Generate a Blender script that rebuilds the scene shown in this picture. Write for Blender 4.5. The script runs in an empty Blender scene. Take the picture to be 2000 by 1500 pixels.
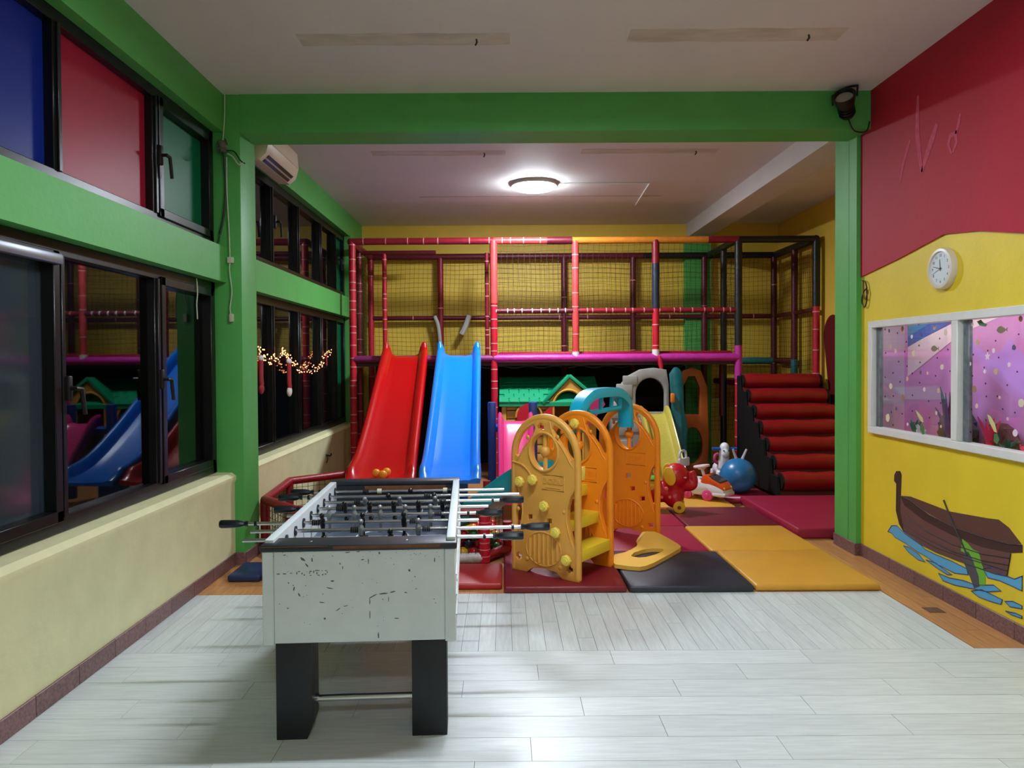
import bpy, bmesh, math, random
from mathutils import Vector, Matrix
random.seed(7)
SC = bpy.context.scene
COL = SC.collection
PI = math.pi

# ------------------------------------------------------------------ camera
cam_d = bpy.data.cameras.new('camera')
cam = bpy.data.objects.new('camera', cam_d)
COL.objects.link(cam)
cam_d.sensor_width = 36.0
cam_d.lens = 25.2
cam_d.shift_x = 0.008
cam_d.shift_y = -0.0103
cam_d.clip_start = 0.02
cam.matrix_world = (Matrix.Translation((0, 0, 1.5)) @ Matrix.Rotation(math.radians(89.0), 4, 'X')
                    @ Matrix.Rotation(-0.006, 4, 'Z'))
SC.camera = cam

# ------------------------------------------------------------------ world and exposure
w = bpy.data.worlds.new('night'); SC.world = w; w.use_nodes = True
w.node_tree.nodes['Background'].inputs[0].default_value = (0.010, 0.013, 0.017, 1)
w.node_tree.nodes['Background'].inputs[1].default_value = 1.0
SC.view_settings.view_transform = 'Standard'
SC.view_settings.look = 'None'
SC.view_settings.gamma = 1
SC.view_settings.use_curve_mapping = False
SC.view_settings.exposure = 0.0
LAMP_FRONT = 305.0     # ceiling lamps (the place's own lights)
LAMP_BACK = 260.0
LAMP_REAR = 105.0

# ------------------------------------------------------------------ helpers
def lin(c):
    c = c / 255.0
    return c / 12.92 if c <= 0.04045 else ((c + 0.055) / 1.055) ** 2.4
def rgb(t):
    return (lin(t[0]), lin(t[1]), lin(t[2]), 1.0)
MATS = {}
def mat(name, col, rough=0.5, metal=0.0, var=0.0, vscale=3.0, bump=0.0, bscale=60.0, coat=0.0,
        emit=0.0, spec=0.5, stretch=(1, 1, 1), col2=None, rand=0.0, trans=0.0, alpha=1.0, detail=4.0):
    if name in MATS: return MATS[name]
    m = bpy.data.materials.new(name); m.use_nodes = True
    nt = m.node_tree; b = nt.nodes['Principled BSDF']
    b.inputs['Base Color'].default_value = rgb(col)
    b.inputs['Roughness'].default_value = rough
    b.inputs['Metallic'].default_value = metal
    b.inputs['Specular IOR Level'].default_value = spec
    b.inputs['Coat Weight'].default_value = coat
    b.inputs['Coat Roughness'].default_value = 0.12
    b.inputs['Transmission Weight'].default_value = trans
    b.inputs['Alpha'].default_value = alpha
    if emit:
        b.inputs['Emission Color'].default_value = rgb(col)
        b.inputs['Emission Strength'].default_value = emit
    if var or bump or rand or col2:
        tc = nt.nodes.new('ShaderNodeTexCoord')
        mp = nt.nodes.new('ShaderNodeMapping'); mp.inputs['Scale'].default_value = stretch
        nt.links.new(tc.outputs['Object'], mp.inputs['Vector'])
        out = None
        if var or col2:
            n = nt.nodes.new('ShaderNodeTexNoise'); n.inputs['Scale'].default_value = vscale
            n.inputs['Detail'].default_value = detail
            nt.links.new(mp.outputs[0], n.inputs['Vector'])
            r = nt.nodes.new('ShaderNodeValToRGB')
            c = rgb(col)
            if col2:
                c1, c2 = rgb(col), rgb(col2)
            else:
                c1 = tuple(v * (1 - var) for v in c[:3]) + (1,)
                c2 = tuple(min(1, v * (1 + var * 0.6)) for v in c[:3]) + (1,)
            r.color_ramp.elements[0].position = 0.34; r.color_ramp.elements[0].color = c1
            r.color_ramp.elements[1].position = 0.66; r.color_ramp.elements[1].color = c2
            nt.links.new(n.outputs[0], r.inputs[0])
            out = r.outputs[0]
        if rand:
            oi = nt.nodes.new('ShaderNodeObjectInfo')
            mr = nt.nodes.new('ShaderNodeMapRange')
            mr.inputs[3].default_value = 1 - rand; mr.inputs[4].default_value = 1 + rand * 0.6
            nt.links.new(oi.outputs['Random'], mr.inputs[0])
            mx = nt.nodes.new('ShaderNodeMix'); mx.data_type = 'RGBA'; mx.blend_type = 'MULTIPLY'
            mx.inputs[0].default_value = 1.0
            if out is None: mx.inputs[6].default_value = rgb(col)
            else: nt.links.new(out, mx.inputs[6])
            nt.links.new(mr.outputs[0], mx.inputs[7])
            out = mx.outputs[2]
            if var or col2:
                ad = nt.nodes.new('ShaderNodeVectorMath'); ad.operation = 'ADD'
                ml = nt.nodes.new('ShaderNodeMath'); ml.operation = 'MULTIPLY'; ml.inputs[1].default_value = 37.0
                nt.links.new(oi.outputs['Random'], ml.inputs[0])
                nt.links.new(mp.outputs[0], ad.inputs[0]); nt.links.new(ml.outputs[0], ad.inputs[1])
                nt.links.new(ad.outputs[0], n.inputs['Vector'])
        if out is not None: nt.links.new(out, b.inputs['Base Color'])
        if bump:
            n2 = nt.nodes.new('ShaderNodeTexNoise'); n2.inputs['Scale'].default_value = bscale
            n2.inputs['Detail'].default_value = 3
            nt.links.new(mp.outputs[0], n2.inputs['Vector'])
            bp = nt.nodes.new('ShaderNodeBump'); bp.inputs['Strength'].default_value = bump
            bp.inputs['Distance'].default_value = 0.01
            nt.links.new(n2.outputs[0], bp.inputs['Height'])
            nt.links.new(bp.outputs[0], b.inputs['Normal'])
    MATS[name] = m
    return m

def glass_mat(name, tint, refl_rough=0.02, body=None, body_mix=0.0):
    """thin window pane: clear sheet that reflects by angle, with a little dust (body)"""
    m = bpy.data.materials.new(name); m.use_nodes = True
    nt = m.node_tree; nt.nodes.clear()
    o = nt.nodes.new('ShaderNodeOutputMaterial')
    t = nt.nodes.new('ShaderNodeBsdfTransparent'); t.inputs[0].default_value = tint
    g = nt.nodes.new('ShaderNodeBsdfGlossy'); g.inputs['Roughness'].default_value = refl_rough
    f = nt.nodes.new('ShaderNodeLayerWeight'); f.inputs[0].default_value = 0.5
    pw = nt.nodes.new('ShaderNodeMath'); pw.operation = 'POWER'; pw.inputs[1].default_value = 4.4
    nt.links.new(f.outputs['Facing'], pw.inputs[0])
    mu = nt.nodes.new('ShaderNodeMath'); mu.operation = 'MULTIPLY_ADD'; mu.inputs[1].default_value = 0.95; mu.inputs[2].default_value = 0.045
    mu.use_clamp = True
    nt.links.new(pw.outputs[0], mu.inputs[0])
    base = t.outputs[0]
    if body:
        d = nt.nodes.new('ShaderNodeBsdfDiffuse'); d.inputs[0].default_value = rgb(body)
        mm = nt.nodes.new('ShaderNodeMixShader'); mm.inputs[0].default_value = body_mix
        nt.links.new(t.outputs[0], mm.inputs[1]); nt.links.new(d.outputs[0], mm.inputs[2])
        base = mm.outputs[0]
    mx = nt.nodes.new('ShaderNodeMixShader')
    nt.links.new(mu.outputs[0], mx.inputs[0]); nt.links.new(base, mx.inputs[1]); nt.links.new(g.outputs[0], mx.inputs[2])
    nt.links.new(mx.outputs[0], o.inputs[0])
    MATS[name] = m
    return m

ROOTM = {}
def thing(name, label, cat, loc=(0, 0, 0), rz=0.0, group=None, kind=None):
    o = bpy.data.objects.new(name, None); COL.objects.link(o)
    o.empty_display_size = 0.1
    o.location = loc; o.rotation_euler = (0, 0, rz)
    o['label'] = label; o['category'] = cat
    if group: o['group'] = group
    if kind: o['kind'] = kind
    ROOTM[o.name] = Matrix.Translation(loc) @ Matrix.Rotation(rz, 4, 'Z')
    return o
def tag(o, label=None, cat=None, group=None, kind=None):
    if label: o['label'] = label
    if cat: o['category'] = cat
    if group: o['group'] = group
    if kind: o['kind'] = kind
    return o
def finish(bm, name, smooth=40):
    bmesh.ops.remove_doubles(bm, verts=bm.verts, dist=1e-6)
    bmesh.ops.recalc_face_normals(bm, faces=bm.faces)
    me = bpy.data.meshes.new(name); bm.to_mesh(me); bm.free()
    if smooth:
        for p in me.polygons: p.use_smooth = True
        try: me.set_sharp_from_angle(angle=math.radians(smooth))
        except Exception: pass
    return me
def rootmat(o):
    while o is not None:
        if o.name in ROOTM: return ROOTM[o.name]
        o = o.parent
    return Matrix.Identity(4)
def obj(name, bm, m, parent=None, world=False, smooth=40, label=None, kind=None):
    """link one mesh; bm is in the coordinates of the thing's root, or of the world when world=True"""
    if world and parent is not None:
        bm.transform(rootmat(parent).inverted())
    me = finish(bm, name, smooth) if isinstance(bm, bmesh.types.BMesh) else bm
    if m is not None and len(me.materials) == 0:
        me.materials.append(m)
    o = bpy.data.objects.new(name, me); COL.objects.link(o)
    if parent is not None: o.parent = parent
    if label: o['label'] = label
    if kind: o['kind'] = kind
    return o
def B(): return bmesh.new()
def box(bm, x0, x1, y0, y1, z0, z1, bev=0.0, seg=2, M=None):
    r = bmesh.ops.create_cube(bm, size=1.0)
    vs = r['verts']
    bmesh.ops.scale(bm, vec=(x1 - x0, y1 - y0, z1 - z0), verts=vs)
    bmesh.ops.translate(bm, vec=((x0 + x1) / 2, (y0 + y1) / 2, (z0 + z1) / 2), verts=vs)
    if bev > 0:
        es = list({e for v in vs for e in v.link_edges})
        r2 = bmesh.ops.bevel(bm, geom=es, offset=bev, segments=seg, affect='EDGES', profile=0.5)
        vs = list({v for f in r2['faces'] for v in f.verts} | {v for v in vs if v.is_valid})
    if M is not None: bmesh.ops.transform(bm, matrix=M, verts=[v for v in vs if v.is_valid])
    return bm
def tube(bm, pts, r, seg=10, closed=False, rr=None, flat=None):
    pts = [Vector(p) for p in pts]; n = len(pts)
    rings = []; up = None
    for i, p in enumerate(pts):
        a = pts[i - 1] if (i > 0 or closed) else None
        b = pts[(i + 1) % n] if (i < n - 1 or closed) else None
        t1 = (p - a).normalized() if a is not None else None
        t2 = (b - p).normalized() if b is not None else None
        if t1 is None: t = t2
        elif t2 is None: t = t1
        else:
            t = (t1 + t2)
            t = t.normalized() if t.length > 1e-6 else t2
        k = 1.0
        if t1 is not None and t2 is not None:
            c = max(0.35, t.dot(t2)); k = 1.0 / c
        if up is None:
            up = Vector((0, 0, 1)) if abs(t.z) < 0.9 else Vector((1, 0, 0))
        s = t.cross(up).normalized(); up = s.cross(t).normalized()
        R = rr[i] if rr else r
        bend = (t2 - t1) if (t1 is not None and t2 is not None) else Vector((0, 0, 0))
        bd = bend.normalized() if bend.length > 1e-4 else None
        ring = []
        for j in range(seg):
            an = 2 * PI * j / seg
            fs, fu = (flat if flat else (1.0, 1.0))
            off = s * math.cos(an) * R * fs + up * math.sin(an) * R * fu
            if bd is not None: off = off + bd * (off.dot(bd)) * (k - 1.0)
            ring.append(bm.verts.new(p + off))
        rings.append(ring)
    m = n if closed else n - 1
    for i in range(m):
        a = rings[i]; b = rings[(i + 1) % n]
        for j in range(seg):
            bm.faces.new((a[j], a[(j + 1) % seg], b[(j + 1) % seg], b[j]))
    if not closed:
        bm.faces.new(rings[0]); bm.faces.new(rings[-1])
    return bm
def lathe(bm, prof, seg=20, M=None):
    rings = []; new = []
    for (r, z) in prof:
        if r < 1e-5:
            v = bm.verts.new((0, 0, z)); rings.append([v]); new.append(v)
        else:
            ring = [bm.verts.new((r * math.cos(2 * PI * j / seg), r * math.sin(2 * PI * j / seg), z)) for j in range(seg)]
            rings.append(ring); new += ring
    for a, b in zip(rings, rings[1:]):
        for j in range(seg):
            k = (j + 1) % seg
            if len(a) == 1 and len(b) == 1: continue
            if len(a) == 1: bm.faces.new((a[0], b[j], b[k]))
            elif len(b) == 1: bm.faces.new((a[j], a[k], b[0]))
            else: bm.faces.new((a[j], a[k], b[k], b[j]))
    if len(rings[0]) > 1: bm.faces.new(rings[0])
    if len(rings[-1]) > 1: bm.faces.new(rings[-1])
    if M is not None: bmesh.ops.transform(bm, matrix=M, verts=new)
    return bm
def ball(bm, c, r, sc=(1, 1, 1), u=16, v=10, M=None):
    rr = bmesh.ops.create_uvsphere(bm, u_segments=u, v_segments=v, radius=r)
    bmesh.ops.scale(bm, vec=sc, verts=rr['verts'])
    if M is not None: bmesh.ops.transform(bm, matrix=M, verts=rr['verts'])
    bmesh.ops.translate(bm, vec=c, verts=rr['verts'])
    return bm
def axis_m(origin, zdir, xhint=(1, 0, 0)):
    z = Vector(zdir).normalized(); x = Vector(xhint)
    if abs(x.normalized().dot(z)) > 0.95: x = Vector((0, 1, 0))
    x = (x - z * x.dot(z)).normalized(); y = z.cross(x)
    m = Matrix((x, y, z)).transposed().to_4x4(); m.translation = Vector(origin)
    return m
def prism(bm, outline, th, M=None, holes=(), bev=0.0):
    """polygon (with holes) in local xy, thickness 0..th along local z, placed by M"""
    t = bmesh.new(); edges = []
    for loop in [outline] + list(holes):
        vs = [t.verts.new((p[0], p[1], 0)) for p in loop]
        for i in range(len(vs)): edges.append(t.edges.new((vs[i], vs[(i + 1) % len(vs)])))
    if holes:
        bmesh.ops.triangle_fill(t, use_beauty=True, use_dissolve=False, edges=edges)
    else:
        t.verts.ensure_lookup_table(); t.faces.new([t.verts[i] for i in range(len(outline))])
    r = bmesh.ops.extrude_face_region(t, geom=list(t.faces))
    bmesh.ops.translate(t, vec=(0, 0, th), verts=[g for g in r['geom'] if isinstance(g, bmesh.types.BMVert)])
    bmesh.ops.recalc_face_normals(t, faces=t.faces)
    if bev > 0:
        es = [e for e in t.edges if len(e.link_faces) == 2 and abs(e.calc_face_angle(0)) > 1.0
              and abs(e.verts[0].co.z - e.verts[1].co.z) < 1e-6]
        bmesh.ops.bevel(t, geom=es, offset=bev, segments=2, affect='EDGES', profile=0.5)
    if M is not None: t.transform(M)
    me = bpy.data.meshes.new('tmp'); t.to_mesh(me); t.free()
    bm.from_mesh(me); bpy.data.meshes.remove(me)
    return bm
def ellipse(cx, cy, rx, ry, n=24, a0=0.0, a1=2 * PI, rot=0.0):
    full = abs(a1 - a0 - 2 * PI) < 1e-6
    out = []
    for i in range(n if full else n + 1):
        a = a0 + (a1 - a0) * i / n
        x, y = rx * math.cos(a), ry * math.sin(a)
        out.append((cx + x * math.cos(rot) - y * math.sin(rot), cy + x * math.sin(rot) + y * math.cos(rot)))
    return out
def smooth_path(pts, n=6):
    """catmull-rom through the points"""
    P = [Vector(p) for p in pts]; P = [P[0] * 2 - P[1]] + P + [P[-1] * 2 - P[-2]]
    out = []
    for i in range(1, len(P) - 2):
        for k in range(n):
            t = k / n; a, b, c, d = P[i - 1], P[i], P[i + 1], P[i + 2]
            out.append(0.5 * ((2 * b) + (c - a) * t + (2 * a - 5 * b + 4 * c - d) * t * t + (3 * b - a - 3 * c + d) * t ** 3))
    out.append(P[-2]); return out
def text_mesh(body, size, depth, M, bold=False):
    cu = bpy.data.curves.new('lettering', 'FONT'); cu.body = body; cu.size = size; cu.extrude = depth
    cu.align_x = 'CENTER'; cu.align_y = 'CENTER'
    if bold: cu.offset = size * 0.025
    o = bpy.data.objects.new('lettering', cu); COL.objects.link(o)
    dg = bpy.context.evaluated_depsgraph_get()
    me = bpy.data.meshes.new_from_object(o.evaluated_get(dg))
    bpy.data.objects.remove(o); bpy.data.curves.remove(cu)
    bm = bmesh.new(); bm.from_mesh(me); bpy.data.meshes.remove(me)
    bm.transform(M)
    return bm
def net(bm, o, u, v, wdt, hgt, cell, r, wav=0.01, seed=1, seg=3, sub=6):
    """a knotted net hung over the rectangle o, o+u*wdt, o+v*hgt"""
    rnd = random.Random(seed)
    o = Vector(o); u = Vector(u).normalized(); v = Vector(v).normalized(); nrm = u.cross(v)
    ph = rnd.random() * 6
    def sag(a, b):
        return nrm * (wav * 1.6 * math.sin(a * 3.1 + ph) * math.sin(b * 2.3 + 1)) + v * (wav * math.sin(a * 5.0 + b * 3 + ph)) + u * (wav * math.sin(b * 4.2 + a + ph))
    for i in range(int(wdt / cell) + 1):
        a = min(wdt, i * cell)
        tube(bm, [o + u * a + v * (hgt * k / sub) + sag(a, hgt * k / sub) for k in range(sub + 1)], r, seg)
    for j in range(int(hgt / cell) + 1):
        b = min(hgt, j * cell); ns = max(2, int(wdt / 0.3))
        tube(bm, [o + u * (wdt * k / ns) + v * b + sag(wdt * k / ns, b) for k in range(ns + 1)], r, seg)
    return bm
F = 1400.0
def on_right(px, py, X):      # point of the right-hand plane X seen in direction px,py of the level camera
    y = X * F / (px - 984.0)
    z = 1.5 - (py + 0.006 * (px - 984.0) - 705.0) * y / F
    return y, z
# ------------------------------------------------------------------ materials of the room
M_cream = mat('cream_paint', (230, 226, 178), 0.55, var=0.06, vscale=5, bump=0.15, bscale=25)
M_green = mat('green_paint', (84, 172, 84), 0.5, var=0.05, vscale=4, bump=0.12, bscale=30)
M_yellow = mat('yellow_paint', (232, 204, 44), 0.5, var=0.05, vscale=3, bump=0.12, bscale=30)
M_gold = mat('ochre_paint', (236, 198, 74), 0.55, var=0.05, vscale=3, bump=0.12, bscale=30)
M_crim = mat('crimson_paint', (178, 12, 44), 0.65, var=0.05, vscale=2, bump=0.1, bscale=30)
M_ceil = mat('ceiling_paint', (218, 214, 210), 0.7, var=0.04, vscale=1.2)
M_white = mat('white_frame', (226, 226, 222), 0.4, var=0.04, vscale=9)
M_plank = mat('pale_plank', (216, 224, 224), 0.34, var=0.09, vscale=5, stretch=(1.2, 14, 1), rand=0.06, detail=6)
M_plankY = mat('pale_plank_lengthwise', (212, 220, 220), 0.34, var=0.09, vscale=5, stretch=(14, 1.2, 1), rand=0.07, detail=6)
M_oak = mat('orange_plank', (196, 138, 84), 0.38, var=0.18, vscale=5, stretch=(14, 1.2, 1), rand=0.14, detail=6)
M_sub = mat('floor_joint', (138, 134, 128), 0.7, var=0.1)
M_tile = mat('granite_tile', (128, 92, 92), 0.4, var=0.35, vscale=70, rand=0.18)
M_alu = mat('black_aluminium', (22, 22, 25), 0.32, metal=0.3, var=0.1)
M_alu2 = mat('silver_aluminium', (150, 155, 165), 0.35, metal=0.8)
M_glass = glass_mat('night_glass', (0.42, 0.44, 0.46, 1))
M_dusty = glass_mat('dusty_glass', (0.5, 0.55, 0.6, 1), 0.08, body=(110, 128, 140), body_mix=0.16)
M_clear = glass_mat('show_glass', (0.96, 0.96, 0.96, 1))
M_bluef = mat('blue_film', (14, 34, 122), 0.4, spec=0.25)
M_pinkf = mat('rose_film', (150, 22, 50), 0.4, spec=0.25)
M_greenf = mat('green_film', (6, 104, 68), 0.4, spec=0.25)
M_black = mat('black_plastic', (18, 18, 20), 0.4)
M_wire = mat('dark_cable', (30, 40, 30), 0.5)
M_cord = mat('pale_cable', (190, 205, 170), 0.5)

def struct(name, bm, m, parent=None, smooth=30, label=None):
    o = obj(name, bm, m, parent, smooth=smooth)
    if parent is None: o['kind'] = 'structure'
    if label: o['label'] = label
    return o
H = 3.47
XL, XR = -2.0, 2.72
# ------------------------------------------------------------------ floor
bm = B(); box(bm, -2.3, 4.1, -3.2, 0.42, -0.12, 0.0)
box(bm, -2.3, 4.1, 0.42, 10.5, -0.12, -0.011)
floor = struct('floor', bm, M_sub)
def plank_mesh(w, d, name, m):
    b = B(); box(b, -w / 2, w / 2, -d / 2, d / 2, -0.011, 0.0)
    me = finish(b, name, 0); me.materials.append(m); return me
PL = {}
def plank(x0, x1, y0, y1, m):
    key = (round(x1 - x0, 3), round(y1 - y0, 3), m.name)
    if key not in PL: PL[key] = plank_mesh(x1 - x0 - 0.002, y1 - y0 - 0.002, 'plank', m)
    o = bpy.data.objects.new('plank', PL[key]); COL.objects.link(o); o.parent = floor
    o.location = ((x0 + x1) / 2, (y0 + y1) / 2, 0)
rnd = random.Random(3)
YB = 3.68; row = 0
y = YB
offs = [0.41, 0.80, 0.16, 0.62, 0.30, 0.86, 0.08, 0.52, 0.72, 0.24]
while y > 0.45:
    y0 = y - 0.17
    x = XL - 0.98 * offs[row % len(offs)]
    while x < XR:
        a, b_ = max(x, XL), min(x + 0.98, XR)
        if b_ - a > 0.02: plank(round(a, 3), round(b_, 3), y0, y, M_plank)
        x += 0.98
    y = y0; row += 1
x = XL; k = 0
while x < 2.42:
    x1 = min(x + 0.0885, 2.43)
    cut = YB + (0.92 * ((k * 0.37 + 0.2) % 1.0))
    if 0.15 < cut - YB < 0.77:
        plank(x, x1, YB, round(cut, 2), M_plankY); plank(x, x1, round(cut, 2), 4.6, M_plankY)
    else: plank(x, x1, YB, 4.6, M_plankY)
    x = x1; k += 1
for i in range(3):                               # orange planks along the right wall
    x0 = 2.43 + i * 0.0967; yy = YB - 0.0; s = [0.55, 0.25, 0.8][i]
    while yy < 6.4:
        e = min(yy + s, 6.4); plank(round(x0, 3), round(x0 + 0.0967, 3), round(yy, 3), round(e, 3), M_oak); yy = e; s = 0.9
for i in range(9):                               # orange planks behind the pale field
    y0 = 4.6 + i * 0.19
    xx = XL; s = [1.1, 0.6, 1.4, 0.9][i % 4]
    while xx < 2.42:
        e = min(xx + s, 2.43); plank(round(xx, 3), round(e, 3), round(y0, 3), round(y0 + 0.19, 3), MATS['orange_plank']); xx = e; s = 1.3
bm = B(); box(bm, XL, 4.0, 6.4, 10.45, -0.011, 0.0); struct('floor_back', bm, mat('orange_floor', (176, 120, 72), 0.45, var=0.15, vscale=4, stretch=(2, 10, 1)), floor)
bm = B(); box(bm, 2.505, 2.6, 4.2, 4.29, 0.0, 0.002); obj('dark_patch', bm, mat('floor_patch', (104, 74, 56), 0.5), floor)

# ------------------------------------------------------------------ ceiling with the traces of old lamps
bm = B(); box(bm, -2.3, 4.1, -3.2, 10.55, H, H + 0.12)
ceiling = struct('ceiling', bm, M_ceil)
def stain_mat():
    m = mat('lamp_trace', (204, 196, 182), 0.8, var=0.16, vscale=3.5, stretch=(1, 3, 1), detail=5)
    return m
M_st = stain_mat()
for (x0, x1, y0, y1) in [(-1.24, 0.05, 4.34, 4.5), (0.77, 2.07, 4.30, 4.47), (-1.24, 0.03, 6.75, 6.9), (0.74, 2.03, 6.72, 6.87)]:
    b = B(); n = 14; pts = []
    for i in range(n + 1): pts.append((x0 + (x1 - x0) * i / n, y0 + rnd.uniform(-0.008, 0.008)))
    for i in range(n + 1): pts.append((x1 - (x1 - x0) * i / n, y1 + rnd.uniform(-0.008, 0.008)))
    prism(b, pts, 0.0012, Matrix.Translation((0, 0, H - 0.0012)))
    obj('lamp_trace', b, M_st, ceiling)
    xc = x0 + (x1 - x0) * 0.84
    b = B(); tube(b, [(xc, (y0 + y1) / 2, H + 0.005), (xc + 0.004, (y0 + y1) / 2, H - 0.02), (xc - 0.006, (y0 + y1) / 2 + 0.01, H - 0.035)], 0.006, 6)
    obj('wire_stub', b, M_wire, ceiling)
b = B(); tube(b, [(-1.0, 8.62, H - 0.001), (0.3, 8.6, H - 0.001), (1.9, 8.64, H - 0.001)], 0.004, 4); obj('ceiling_crack', b, mat('crack', (120, 100, 92), 0.8), ceiling)
b = B(); tube(b, [(0.6, 7.98, H - 0.008), (1.63, 7.98, H - 0.008), (1.68, 9.1, H - 0.008)], 0.009, 6); obj('cable_duct', b, M_white, ceiling)

# ------------------------------------------------------------------ left wall
def profile_y(bm, prof, y0, y1):
    M = Matrix(((1, 0, 0, 0), (0, 0, -1, y1), (0, 1, 0, 0), (0, 0, 0, 1)))
    prism(bm, prof, y1 - y0, M)
    return bm
bm = B()
profile_y(bm, [(-2.28, -0.0), (XL, 0.0), (XL, 0.61), (XL + 0.012, 0.635), (XL + 0.012, 0.66), (XL - 0.02, 0.685), (-2.28, 0.69)], -3.2, 5.32)
profile_y(bm, [(-2.28, -0.0), (XL, 0.0), (XL, 0.63), (XL + 0.01, 0.66), (XL - 0.02, 0.69), (-2.28, 0.695)], 5.6, 10.45)
wall_left = struct('wall_left', bm, M_cream)
bm = B(); box(bm, -2.28, -2.04, -3.2, 5.31, 2.09, 2.35); box(bm, -2.28, -2.04, 5.6, 9.42, 2.09, 2.35); box(bm, -2.28, -2.04, 9.44, 9.62, 2.09, 2.35)
obj('window_band', bm, M_green, wall_left)
bm = B(); box(bm, -2.28, -2.05, -3.2, 5.31, 3.19, H); box(bm, -2.28, -2.05, 5.6, 10.45, 3.18, H)
obj('upper_band', bm, M_green, wall_left)
bm = B(); box(bm, -2.28, -2.04, 9.62, 10.45, 0.69, 3.2); obj('corner_pier', bm, M_green, wall_left)
bm = B(); box(bm, -2.29, -1.93, 5.3, 5.62, 0.0, H, 0.006); trim = struct('trim_1', bm, M_green, label='green painted pillar between the two window bays')
bm = B(); box(bm, -1.93, 2.715, 5.3, 5.6, 3.19, H); trim_2 = struct('trim_2', bm, M_green, label='green painted beam across the room')

# baseboards: one granite tile after another
def baseboard(name, x_in, y0, y1, side, L=0.31):
    root = bpy.data.objects.new(name, None); COL.objects.link(root); root['kind'] = 'structure'
    ROOTM[root.name] = Matrix.Identity(4)
    b = B(); box(b, -0.006, 0.006, -L / 2 + 0.0015, L / 2 - 0.0015, 0, 0.092, 0.002, 1)
    me = finish(b, 'tile', 0); me.materials.append(M_tile)
    y = y0
    while y + L <= y1 + 1e-6:
        o = bpy.data.objects.new('tile', me); COL.objects.link(o); o.parent = root
        o.location = (x_in, y + L / 2, 0.001); y += L
    if y1 - y > 0.04:
        o = bpy.data.objects.new('tile', me); COL.objects.link(o); o.parent = root
        o.location = (x_in, (y + y1) / 2, 0.001); o.scale = (1, (y1 - y) / L, 1)
    return root
bl = baseboard('baseboard_left', XL + 0.006, -0.4, 5.29, 1)
br = baseboard('baseboard_right', XR - 0.006, 1.0, 5.44, -1)
def tile_piece(root, x0, x1, y0, y1):
    b = B(); box(b, x0, x1, y0, y1, 0.001, 0.092, 0.002, 1); obj('tile', b, M_tile, root)
tile_piece(bl, XL + 0.002, -1.925, 5.288, 5.3); tile_piece(bl, -1.93, -1.918, 5.302, 5.62)
tile_piece(br, 2.668, 2.68, 5.45, 5.8); tile_piece(br, 2.668, 2.712, 5.438, 5.45)

# ------------------------------------------------------------------ back wall, alcove, right side
bm = B(); box(bm, -2.3, 4.1, 10.45, 10.6, 0.0, H); wall_back = struct('wall_back', bm, M_gold)
bm = B(); box(bm, 2.62, 2.99, 10.33, 10.45, 0.0, 3.27); struct('trim_3', bm, M_green, label='green painted column on the back wall')
bm = B(); box(bm, 2.66, 2.98, 5.8, 10.45, 3.27, H); struct('trim_4', bm, mat('beam_white', (206, 200, 196), 0.65, var=0.04), label='white ceiling beam towards the back wall')
bm = B(); box(bm, 4.0, 4.12, 5.7, 10.45, 0.0, H); wall_ra = struct('wall_right_back', bm, M_gold)
bm = B()   # dark red rounded shape painted on the alcove wall
o2 = [(y_, z_) for (y_, z_) in ellipse(8.72, 1.78, 0.24, 0.26, 12, 0, PI)] + ellipse(8.66, 0.95, 0.2, 0.3, 10, PI, 1.6 * PI)
yel = [(9.25, 0.05), (8.1, 0.05), (8.1, 1.0), (8.35, 1.5), (8.4, 2.2), (9.1, 2.2), (9.0, 1.5), (9.1, 0.9)]
prism(bm, [(a, b_) for a, b_ in o2], 0.003, axis_m((3.997, 0, 0), (1, 0, 0), (0, 1, 0)))
obj('painted_shape', bm, mat('maroon_paint', (104, 16, 24), 0.5), wall_ra)
bm = B(); box(bm, 2.68, 4.0, 5.56, 5.8, 0.0, H); box(bm, 2.68, 2.72, 5.45, 5.58, 0, H); struct('trim_5', bm, M_green, label='green painted pillar at the end of the mural wall')
bm = B(); box(bm, 2.72, 3.12, -3.2, 5.45, 0, 0.955); box(bm, 2.72, 3.12, -3.2, 5.45, 1.775, H)
box(bm, 2.72, 3.12, -3.2, 2.4, 0.955, 1.775); box(bm, 2.72, 2.76, 5.3, 5.45, 0.955, 1.775)
wall_right = struct('wall_right', bm, M_yellow)
bm = B(); box(bm, -2.3, 4.1, -3.3, -3.2, 0, H); struct('wall_front', bm, M_cream)
# crimson field above the yellow band
bm = B(); prism(bm, [(5.445, 2.12), (4.92, 2.185), (4.42, 2.262), (4.1, 2.225), (3.75, 2.15), (3.0, 1.98), (2.4, 1.86), (1.0, 2.3), (-3.2, 2.3), (-3.19, H), (5.445, H)], 0.012,
      axis_m((XR - 0.012, 0, 0), (1, 0, 0), (0, 1, 0)))
M_scr = MATS['crimson_paint']
red = obj('crimson_field', bm, M_crim, wall_right)
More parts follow.
